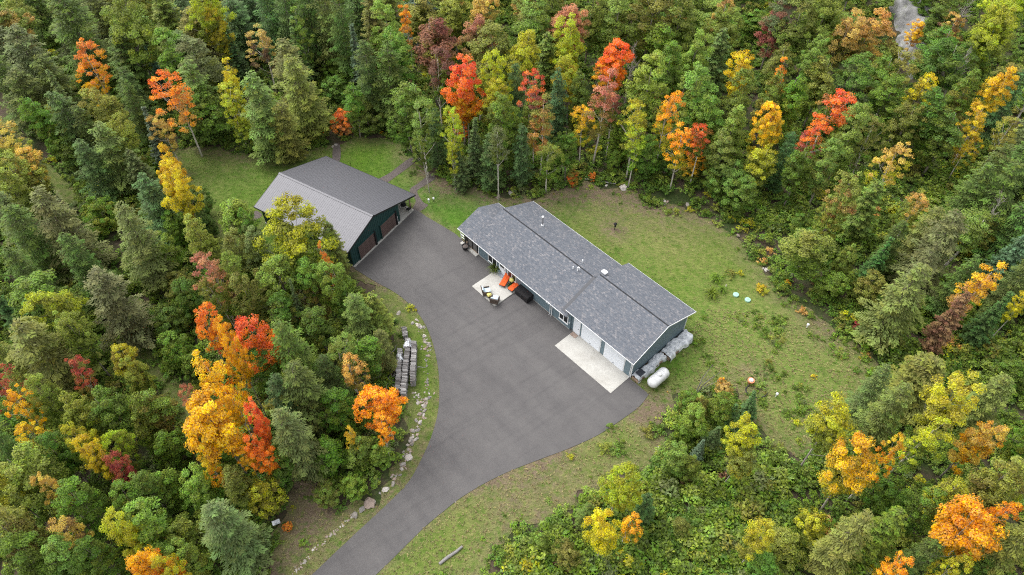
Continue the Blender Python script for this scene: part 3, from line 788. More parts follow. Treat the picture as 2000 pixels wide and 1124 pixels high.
def wrinkled(name, m, parent, L, W, Hh, seed, drop=.45, nx=44, ny=18):
    """a tarp thrown over a heap: wrinkled, sagging over both sides"""
    r_ = np.random.default_rng(seed); ph = r_.uniform(0, 6.28, 12)
    u = np.linspace(0, L, nx); v = np.linspace(-1.35, 1.35, ny); U, V = np.meshgrid(u, v)
    hw_ = W / 2
    y = np.clip(V, -1, 1) * hw_ + np.sign(V) * np.maximum(np.abs(V) - 1, 0) * .25
    z = Hh - np.maximum(np.abs(V) - .9, 0) * drop / .45 - .12 * V ** 2
    wr = .05 * np.abs(np.sin(U * 2.1 + V * 2.2 + ph[0])) - .05 * np.abs(np.sin(U * 4.3 - V * 3.7 + ph[1])) + .05 * np.abs(np.sin(U * 8 + V * 5 + ph[2])) + .04 * np.sin(U * 1.1 + ph[3]) + r_.uniform(-.022, .022, U.shape)
    y = y + .10 * np.sin(U * 2.3 + ph[4]) + .05 * np.sin(U * 7 + ph[5])
    X = U + .05 * np.sin(V * 5 + U * 3)
    P = np.stack([X, y, z + wr], -1).reshape(-1, 3); i = np.arange(nx * ny).reshape(ny, nx)
    q = np.stack([i[:-1, :-1], i[:-1, 1:], i[1:, 1:], i[1:, :-1]], -1).reshape(-1, 4)
    return link_mesh(name, raw_mesh(name, P, q, m), parent)

LOG_ME = None
def log_mesh():
    global LOG_ME
    if LOG_ME is None:
        LOG_ME = []
        for k in range(4):
            m = MB(); n = 5 + k % 2
            pts = [(0.075 * (1 + .25 * math.sin(k * 3 + i * 2.1)) * math.cos(6.283 * i / n), .075 * (1 + .2 * math.cos(k + i * 1.7)) * math.sin(6.283 * i / n)) for i in range(n)]
            m.prism(pts, -.23, .23); LOG_ME.append(m.mesh('log', M['log']))
    return LOG_ME

def tarped_pile(a0, a1, off, wd, ht, label, seed, dark=False):
    """split wood along the garage end wall, under a tarp; a runs along the wall (house b axis)"""
    t = thing('tarped_woodpile', hw(6.99 + off, a0), H_YAW + math.pi / 2, label, 'woodpile', 'tarp covered woodpiles along the garage wall')
    L = (a1 - a0) * S
    m = MB(); rr = random.Random(seed)
    x = .08
    while x < L - .08:
        z = .09
        top = ht - .30 + rr.uniform(-.05, .02)
        while z < top:
            r_ = rr.uniform(.06, .09)
            m.tube([(x + rr.uniform(-.02, .02), -wd / 2 + rr.uniform(-.05, .02), z), (x + rr.uniform(-.02, .02), wd / 2, z)], r_, 6); z += .145
        x += .16
    m.build('stacked_logs', M['log_end'], t)['kind'] = 'stuff'
    wrinkled('tarp', M['tarp'], t, L, wd * 1.05, ht, seed, .42)
    if dark: MB().box(.35, 1.1, -.3, .32, ht + .08, ht + .13).build('plastic_sheet', M['tarp_dark'], t)
tarped_pile(.55, 4.0, .42, .8, .6, 'silver tarp over a low woodpile against the garage end wall, nearer the front corner', 5, True)
tarped_pile(4.05, 7.2, .55, 1.15, .75, 'wide silver tarp over a woodpile against the garage end wall, nearer the back corner', 9)

def firewood_row(p0, p1, ht, label, seed, tarp=0.0):
    a, b = np.array(place(*p0, ht)), np.array(place(*p1, ht)); d = b - a; L = float(np.hypot(*d[:2])); rr = random.Random(seed)
    t = thing('firewood_row', (a[0], a[1], 0), math.atan2(d[1], d[0]), label, 'firewood stack', 'firewood rows beside the driveway')
    m = MB(); nl = int(ht / .14)
    for l in range(nl):
        x = .07
        while x < L:
            y = rr.uniform(-.04, .04); r_ = rr.uniform(.055, .078)
            m.tube([(x, -.23 + y, .08 + l * .14), (x, .23 + y, .08 + l * .14)], r_, 5); x += .145
    m.build('stacked_logs', M['log'], t)['kind'] = 'stuff'
    x = .07; i = 0
    while x < L:
        o = link_mesh('log', log_mesh()[i % 4], t, (x, rr.uniform(-.06, .06), .08 + nl * .14 + rr.uniform(-.02, .03)), (rr.uniform(0, 6), rr.uniform(-.05, .05), math.pi / 2 + rr.uniform(-.12, .12)), (1.05, 1.1, 1.1))
        x += rr.uniform(.14, .18); i += 1
    for k in range(int(tarp)):
        x0 = rr.uniform(.0, max(.1, L - 1.2))
        g = wrinkled('plastic_sheet', M['tarp'], t, rr.uniform(.5, .9), .4, .05, seed + k, .08, 12, 8); g.location = (x0, 0, .12 + nl * .14)
firewood_row((797, 660), (786.5, 768), 1.1, 'tallest grey firewood row with bits of silver plastic, the middle one beside the driveway', 3, 2)
firewood_row((808.5, 666), (805.5, 744), .95, 'neat grey firewood row nearest the driveway and rock border', 4)
firewood_row((781, 680), (776.5, 760), .95, 'shadowed grey firewood row nearest the trees', 6, 1)
firewood_row((788.5, 638), (792, 655), .7, 'short stub of stacked firewood at the top end of the rows', 8)

# garden bits
for u, v, l in ((1437, 577, 'pale green round septic lid in the grass, the one nearer the leafy clumps'), (1460, 587, 'pale green round septic lid in the grass, the one nearer the garden bed')):
    t_ = thing('septic_lid', place(u, v, .02), 0, l, 'septic lid', 'septic lids in the back lawn')
    MB().lathe([(.31, 0), (.31, .14), (.28, .17), (.05, .19)], 24).build('lid', M['lid'], t_)
    MB().box(-.1, .1, -.02, .02, .185, .22).build('handle', M['lid'], t_)
t_ = thing('bird_feeder', place(1200, 449), 0, 'small black bird feeder post standing in the back lawn', 'bird feeder')
MB().tube([(0, 0, 0), (.02, 0, .9)], .04, 8).build('post', M['black'], t_)
MB().lathe([(.03, .85), (.22, .9), (.2, .96), (.03, 1.15)], 10).build('roof', M['black'], t_)
MB().blob((.03, 0, .6), (.12, .12, .22), 2, .05, 2).build('seed_holder', M['dark_metal'], t_)
t_ = thing('garden_ring', place(1477, 765), 0, 'dark low garden ring with weeds in the meadow below the terracotta pot', 'garden edging')
m_ = MB(); P_ = [(1.0 * math.cos(q), .72 * math.sin(q), .1) for q in np.linspace(.3, 6.0, 26)]; m_.tube(P_, .055, 6); m_.build('edging', M['dark_metal'], t_)
t_ = thing('terracotta_pot', place(1464.5, 749), 0, 'orange terracotta pot with a pale top standing in the meadow', 'plant pot')
MB().lathe([(.18, 0), (.3, .45), (.33, .45), (.33, .52), (.27, .52)], 16).build('pot', M['terracotta'], t_)
MB().blob((0, 0, .55), (.2, .2, .16), 3, .08, 3).build('lid_stone', M['white'], t_)
for u, v, l in ((847.5, 394.5, 'small white garden lamp on the bright lawn between barn and house'), (1575, 641, 'small white stake in the meadow right of the septic lids'),
                (1514.5, 776, 'small white stake in the meadow right of the terracotta pot'), (838, 397, 'tiny white marker at the edge of the brown gravel beside the barn')):
    t_ = thing('garden_lamp' if 'lamp' in l else 'marker_stake', place(u, v), 0, l, 'garden lamp' if 'lamp' in l else 'marker')
    MB().tube([(0, 0, 0), (0, 0, .45)], .045, 8).build('stem', M['white'] if 'lamp' not in l else M['black'], t_)
    MB().lathe([(.09, .40), (.13, .5), (.12, .62), (.04, .68)], 10).build('top', M['white'], t_)
t_ = thing('trail_sign', place(543, 1026), R(25), 'small pale blue grey board on legs at the edge of the woods', 'sign')
MB().hexa([(-.3, -.16, .5), (.3, -.16, .5), (.3, .12, .75), (-.3, .12, .75), (-.3, -.18, .54), (.3, -.18, .54), (.3, .10, .79), (-.3, .10, .79)]).build('board', M['tarp'], t_)
for x in (-.22, .22): MB().tube([(x, 0, 0), (x, 0, .62)], .035, 6).build('leg', M['wood'], t_)
tag(MB().tube([(-1.1, 0, .12), (-.3, .03, .13), (.5, -.02, .12), (1.1, .03, .11)], [.12, .13, .115, .10], 10).build('fallen_log', M['log'], None, loc=place(881, 1086), rot=(0, 0, R(38))), 'short grey log lying on the rough grass right of the drive', 'log')
tag(MB().tube([(-1.9, 0, .1), (-.5, .05, .12), (.9, -.02, .12), (1.9, .03, .1)], [.07, .08, .07, .05], 8).build('fallen_pole', M['log'], None, loc=place(1172, 356), rot=(0, 0, R(-14))), 'thin pale pole lying at the back edge of the lawn', 'log')

# table and chairs under the barn's porch roof
def porch_set():
    c = np.array(place(789, 409, .14)); 
    t = thing('bistro_table', tuple(c), 0, 'small round black metal table on the barn porch', 'table')
    MB().lathe([(.36, .68), (.36, .72)], 20).build('tabletop', M['dark_metal'], t)
    for q in range(3): MB().tube([(.05 * math.cos(q * 2.09), .05 * math.sin(q * 2.09), .68), (.3 * math.cos(q * 2.09), .3 * math.sin(q * 2.09), 0)], .018, 6).build('leg', M['dark_metal'], t)
    for ang, l in ((.3, 'black metal chair on the barn porch, nearer the driveway'), (2.6, 'black metal chair on the barn porch, nearer the green wall')):
        q = thing('metal_chair', (c[0] + .75 * math.cos(ang - .9), c[1] + .75 * math.sin(ang - .9), c[2]), ang - .9 + math.pi, l, 'chair', 'black chairs on the barn porch')
        MB().box(-.22, .22, -.22, .22, .42, .46).build('seat', M['dark_metal'], q)
        MB().hexa([(-.24, -.22, .46), (-.2, -.22, .46), (-.2, .22, .46), (-.24, .22, .46), (-.32, -.22, .9), (-.28, -.22, .9), (-.28, .22, .9), (-.32, .22, .9)]).build('backrest', M['dark_metal'], q)
        for x in (-.2, .2):
            for y in (-.2, .2): MB().tube([(x, y, 0), (x, y, .42)], .018, 6).build('leg', M['dark_metal'], q)
porch_set()

def dead_branch():
    """a pale leafless sapling leaning out of the grass"""
    b = np.array(on_ground(1357, 772)); t = thing('dead_branch', tuple(b), 0, 'leaning bare branch standing in the grass right of the propane tank', 'branch')
    def arc(e, lift, r0):
        q = np.array(at(*e, lift)) - b; mid_ = q * .5 + np.array([-.25, -.1, .35]); return [(0, 0, -.1), tuple(mid_), tuple(q)], [r0, r0 * .7, .012]
    m = MB(); 
    for e, lf, r0 in (((1393, 712), 2.6, .055), ((1406, 728), 2.2, .06), ((1384, 735), 2.0, .035), ((1412, 740), 1.9, .03)):
        p_, r_ = arc(e, lf, r0); m.tube(p_, r_, 6)
        for k in range(3):
            c_ = np.array(p_[1]) * (1 - k * .3) + np.array(p_[2]) * k * .3
            m.tube([tuple(c_), tuple(c_ + np.array([random.uniform(-.3, .3), random.uniform(.0, .4), random.uniform(.1, .4)]))], [.018, .005], 4)
    m.build('branch', M['log'], t)
dead_branch()

# ------------------------------------------------------------------ foliage meshes
def leaf_quads(c, nrm, size, aspect, tang=None):
    """leaf-sized rhombs at c facing nrm"""
    n = nrm / np.maximum(np.linalg.norm(nrm, axis=1, keepdims=True), 1e-6)
    r_ = rng.normal(size=n.shape) if tang is None else tang
    t = np.cross(n, r_) if tang is None else r_ - n * np.sum(r_ * n, 1, keepdims=True)
    t /= np.maximum(np.linalg.norm(t, axis=1, keepdims=True), 1e-6); b = np.cross(n, t)
    s = size[:, None]; a = aspect if np.isscalar(aspect) else aspect[:, None]
    v = np.stack([c + t * s, c + b * s * a - n * s * .12, c - t * s, c - b * s * a - n * s * .12], 1)
    return v.reshape(-1, 3)

def quads_of(nv): return np.arange(nv).reshape(-1, 4)

def unit(n):
    v = rng.normal(size=(n, 3)); return v / np.linalg.norm(v, axis=1, keepdims=True)

def broadleaf(h, cb, rad, n_clump, per, rc, size, gap=.18, shape=1.0, flat_=.6, jut=.35):
    """crown mesh + trunk mesh of a broadleaf tree; clumps of leaves on an uneven envelope"""
    zc, hz = (h + cb) / 2, (h - cb) / 2
    ga = np.pi * (3 - 5 ** .5); i = np.arange(n_clump); zz = 1 - 2 * (i + .5) / n_clump
    d = np.stack([np.sqrt(1 - zz ** 2) * np.cos(ga * i), np.sqrt(1 - zz ** 2) * np.sin(ga * i), zz], 1) + rng.normal(scale=.16, size=(n_clump, 3))
    d /= np.linalg.norm(d, axis=1, keepdims=True)
    k = rng.normal(size=(7, 3)) * 1.9; ph = rng.uniform(0, 6.28, 7)
    lump = sum(np.sin(d @ k[j] + ph[j]) for j in range(7)) / 7 * 1.8
    r_ = np.clip(.80 + jut * lump + rng.normal(scale=.07, size=n_clump), .35, 1.25)
    keep = rng.random(n_clump) > gap * (1 - .4 * d[:, 2]); d, r_ = d[keep], r_[keep]
    inner = rng.random(len(d)) < .16; r_[inner] *= rng.uniform(.3, .75, inner.sum())
    taper = np.where(d[:, 2] > 0, 1 - .25 * shape * d[:, 2], 1 - .35 * -d[:, 2])
    C = np.stack([d[:, 0] * r_ * rad * taper, d[:, 1] * r_ * rad * taper, zc + d[:, 2] * r_ * hz], 1)
    N = len(C); cl = rng.random(N); rcs = rc * rng.uniform(.7, 1.35, N)
    M_ = rng.poisson(per, N) + 12; idx = np.repeat(np.arange(N), M_); T = len(idx)
    o = unit(T) * (rng.random((T, 1)) ** .40); o[:, 2] = np.where(o[:, 2] < 0, o[:, 2] * .45, o[:, 2])
    o[:, 2] *= flat_
    pos = C[idx] + o * rcs[idx][:, None]
    nr = o * .8 + d[idx] * .45 + np.array([0, 0, .55]) + rng.normal(scale=.42, size=(T, 3))
    sz = size * rng.uniform(.65, 1.3, T)
    v = leaf_quads(pos, nr, sz, .62)
    lf = np.stack([rng.random(T), cl[idx], np.clip((pos[:, 2] - cb) / (h - cb), 0, 1)], 1)
    crown = raw_mesh('crown', v, quads_of(len(v)), M['leaf'], np.repeat(lf, 4, 0))
    m = MB(); bx, by = rng.uniform(-.35, .35, 2); n_ = 7
    zs = np.linspace(0, h * .93, n_); rr = np.linspace(.15, .02, n_) * (h / 11) ** .7; rr[0] *= 1.35
    tr = [(bx * math.sin(z / h * 3), by * math.sin(z / h * 2.2), z) for z in zs]; tr[0] = (tr[0][0], tr[0][1], -.4)
    m.tube(tr, list(rr), 7)
    for q in rng.choice(N, min(N, 15), replace=False):
        z0 = max(cb * .8, C[q][2] - rng.uniform(1.0, 2.8)); z0 = min(z0, h * .85); f = z0 / (h * .93) * (n_ - 1); j = int(f)
        p0 = Vector(tr[j]).lerp(Vector(tr[min(j + 1, n_ - 1)]), f - j); p1 = Vector(C[q]); md = p0.lerp(p1, .5) + Vector((0, 0, -.15))
        r0 = float(np.interp(z0, zs, rr)) * .55; m.tube([p0, md, p1], [r0, r0 * .6, .012], 5)
    return crown, m.mesh('trunk', M['bark'], smooth=True)

def conifer(h, rad, base, step, per, droop, spray, power=.85, wid=.5, rag=.2):
    """whorled conifer: branches carry flat sprays of needles"""
    P, Nn, T, Sz, Lf = [], [], [], [], []
    m = MB(); m.tube([(0, 0, -.4), (0, 0, h * .5), (.05, 0, h * .98)], [.17 * h / 11, .1 * h / 11, .015], 7)
    z = base; ang = 0.0
    while z < h * .985:
        f = 1 - (z - base) / (h - base); R_ = rad * (f ** power) * (1 if f < .85 else .72 + .28 * (1 - f) / .15)
        n = max(3, int(per * (.5 + .5 * f)))
        for b in range(n):
            ang += 2.4 + rng.uniform(-.5, .5); L = max(.22, R_ * rng.uniform(1 - 1.6 * rag, 1 + rag)); ca, sa = math.cos(ang), math.sin(ang); cl = rng.random()
            k = max(2, int(L / .17)); s_ = np.linspace(.12, 1, k); r_ = s_ * L
            zz = z + rng.uniform(-.15, .15) + r_ * .28 * f - droop * r_ ** 2 / max(rad, 1) + rng.uniform(-.05, .05, k)
            if rng.random() < .12: m.tube([(0, 0, z), (ca * L * .9, sa * L * .9, float(zz[-1]))], [.03, .008], 4)
            tw = wid * (1.08 - s_) * min(L, 1.9) + .10
            for side in (-1, 1, -.35, .35, -.7, .7):
                q = rng.uniform(.35, 1.0, k) * np.abs(side)
                x = r_ * ca - np.sign(side) * q * tw * sa; y = r_ * sa + np.sign(side) * q * tw * ca
                P.append(np.stack([x + rng.uniform(-.06, .06, k), y + rng.uniform(-.06, .06, k), zz - .10 * q - droop * .25 * q + rng.uniform(-.05, .05, k)], 1))
                Nn.append(np.stack([ca * .25 + rng.normal(scale=.28, size=k), sa * .25 + rng.normal(scale=.28, size=k), np.ones(k)], 1))
                T.append(np.stack([ca * .8 - np.sign(side) * sa * .7 + rng.normal(scale=.2, size=k), sa * .8 + np.sign(side) * ca * .7 + rng.normal(scale=.2, size=k), np.full(k, -.25 - droop)], 1))
                Sz.append(spray * rng.uniform(.7, 1.25, k))
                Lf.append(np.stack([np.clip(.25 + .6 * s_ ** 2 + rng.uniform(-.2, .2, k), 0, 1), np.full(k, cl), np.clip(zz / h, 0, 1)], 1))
        z += step * rng.uniform(.75, 1.25) * (.55 + .45 * f)
    P, Nn, T, Sz, Lf = (np.concatenate(a) for a in (P, Nn, T, Sz, Lf))
    v = leaf_quads(P, Nn, Sz, .40, T)
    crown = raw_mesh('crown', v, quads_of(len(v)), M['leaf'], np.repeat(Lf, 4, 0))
    return crown, m.mesh('trunk', M['bark'], smooth=True)

def bare(h):
    """leafless grey tree"""
    m = MB(); tr = [(0, 0, -.4), (.1, .05, h * .35), (-.05, .1, h * .7), (.1, 0, h)]; m.tube(tr, [.09, .07, .04, .01], 6)
    for k in range(34):
        z = rng.uniform(.3, .95) * h; a = rng.uniform(0, 6.28); L = rng.uniform(.6, 1.8) * (1.2 - z / h)
        p = [(0, 0, z), (L * .5 * math.cos(a), L * .5 * math.sin(a), z + L * .5), (L * math.cos(a + .2), L * math.sin(a + .2), z + L * 1.0)]
        m.tube(p, [.026, .016, .005], 4)
        for q in range(2): m.tube([p[1], (p[1][0] + rng.uniform(-.5, .5), p[1][1] + rng.uniform(-.5, .5), p[1][2] + rng.uniform(.3, .8))], [.014, .004], 3)
    return None, m.mesh('trunk', M['bark'])

# variants: nominal height, crown base, radius
VAR = {
    'm': [(10.6, 3.9, 2.6, broadleaf(10.6, 3.9, 2.6, 140, 120, .56, .105, .18, .8, .62, .62)) for _ in range(6)],
    'm+': [(11.5, 3.0, 4.2, broadleaf(11.5, 3.0, 4.2, 270, 130, .66, .110, .30, .8, .62, .75)) for _ in range(3)],
    'o': [(11.0, 2.4, 2.2, broadleaf(11.0, 2.4, 2.2, 140, 115, .54, .103, .17, 1.1, .62, .52)) for _ in range(5)],
    'o+': [(11.5, 2.4, 3.9, broadleaf(11.5, 2.4, 3.9, 260, 125, .66, .110, .20, 1.0, .62, .58)) for _ in range(3)],
    's': [(11.0, 4.4, 2.3, broadleaf(11.0, 4.4, 2.3, 100, 72, .54, .100, .30, 1.0, .5, .62)) for _ in range(5)],
    'b': [(6.0, .5, 2.3, broadleaf(6.0, .4, 2.3, 130, 105, .50, .105, .14, 1.0, .6, .5)) for _ in range(4)],
    'h': [(10.5, .8, 2.7, conifer(10.5, 2.7, .8, .46, 6, .20, .185, .43, 1.0, .42)) for _ in range(5)],
    'c': [(10.0, .7, 2.0, conifer(10.0, 2.0, .7, .34, 9, .05, .17, .45, .55, .3)) for _ in range(3)],
    'p': [(10.0, .6, 1.9, conifer(10.0, 1.9, .6, .42, 8, .12, .17, 1.0, .42, .14)) for _ in range(3)],
    'd': [(8.0, 2.0, 1.3, bare(8.0)) for _ in range(3)],
}
HGT = {'m': 10.6, 'o': 10.6, 's': 10.5, 'b': 5.0, 'h': 9.6, 'c': 8.5, 'p': 8.0, 'd': 8.0}
MIDZ = {'m': .70, 'o': .66, 's': .73, 'b': .50, 'h': .55, 'c': .50, 'p': .50, 'd': .6}
NAME = {'m': 'maple_tree', 'o': 'broadleaf_tree', 's': 'slender_tree', 'b': 'bushy_sapling', 'h': 'hemlock_tree', 'c': 'cedar_tree', 'p': 'spruce_tree', 'd': 'dead_tree'}
KINDW = {'m': 'maple', 'o': 'broadleaf tree', 's': 'open slender tree', 'b': 'bushy sapling', 'h': 'hemlock', 'c': 'cedar', 'p': 'spruce', 'd': 'bare dead tree'}
PAL = {  # leaf albedo and the word for it
    'he': ((.122, .178, .042), 'dark green'), 'hl': ((.205, .240, .060), 'olive green'), 'hg': ((.162, .205, .076), 'grey green'), 'sp': ((.105, .175, .058), 'deep green'),
    'sb': ((.12, .180, .105), 'blue green'), 'g': ((.150, .232, .034), 'mid green'), 'gd': ((.108, .180, .029), 'dark leafy green'), 'gl': ((.215, .295, .055), 'fresh green'),
    'lg': ((.27, .32, .055), 'light yellow green'), 'yl': ((.41, .42, .038), 'lime yellow'), 'y': ((.55, .44, .034), 'bright yellow'), 'gy': ((.70, .43, .026), 'golden yellow'),
    'ym': ((.33, .335, .030), 'yellow green'), 'o': ((.74, .33, .022), 'orange'), 'ro': ((.72, .235, .045), 'red orange'), 'r': ((.72, .150, .055), 'red'), 'rd': ((.34, .070, .055), 'crimson'),
    'dr': ((.20, .085, .068), 'maroon'), 'po': ((.56, .36, .10), 'pale orange'), 'br': ((.24,.145,.075), 'brown'), 'ol': ((.225, .235, .048), 'olive yellow'), 'pk': ((.46, .19, .12), 'dusty red')}
BARK = {'m': (.21, .195, .175), 'o': (.17, .155, .135), 's': (.36, .34, .31), 'b': (.15, .13, .11), 'h': (.12, .10, .085), 'c': (.15, .13, .11), 'p': (.12, .105, .09), 'd': (.22, .205, .19)}
TREES = []

def plant(u, v, D, kind, a, b=None, h=None, label=None, base=None, seed=None, tilt=.03):
    """a tree whose crown centre is seen at (u, v), D picture points wide; base: the foot instead"""
    h = h or HGT[kind]
    if base is not None: p = base
    else:
        p = on_ground(u, v, h * MIDZ[kind]); p = (p[0], p[1])
    gz = float(terrain(*p)); dep = depth_of((p[0], p[1], gz + h * MIDZ[kind])); wide = D * dep / F_PX / 2
    vk = kind + '+' if kind + '+' in VAR and wide > 3.15 else kind
    hh, cb, rad, (crown, trunk) = VAR[vk][int(rng.integers(len(VAR[vk])))]
    sx = wide / rad
    root = thing(NAME[kind], (p[0], p[1], gz - .05), float(rng.uniform(0, 6.283)))
    root.rotation_euler = (float(rng.normal(scale=tilt)), float(rng.normal(scale=tilt)), float(rng.uniform(0, 6.283)))
    sc = (sx * float(rng.uniform(.93, 1.07)), sx * float(rng.uniform(.93, 1.07)), h / hh)
    t = link_mesh('trunk', trunk, root, scale=(min(max(sx, .75), 1.3),) * 2 + (h / hh,) if kind != 'd' else sc)
    if crown is not None and kind != 'd': t.scale = (sc[0], sc[1], sc[2])
    kb = BARK[kind]; f = float(rng.uniform(.75, 1.25)); t.color = (kb[0] * f * 1.6, kb[1] * f * 1.6, kb[2] * f * 1.6, 1)
    if crown is not None:
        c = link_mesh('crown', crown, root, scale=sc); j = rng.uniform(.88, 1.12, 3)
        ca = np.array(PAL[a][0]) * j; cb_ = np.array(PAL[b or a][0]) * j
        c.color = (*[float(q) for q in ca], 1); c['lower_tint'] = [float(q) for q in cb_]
    root['category'] = 'tree'
    TREES.append(dict(o=root, u=u, v=v, k=kind, a=a, b=b, h=h, D=D, label=label, p=p))
    return root

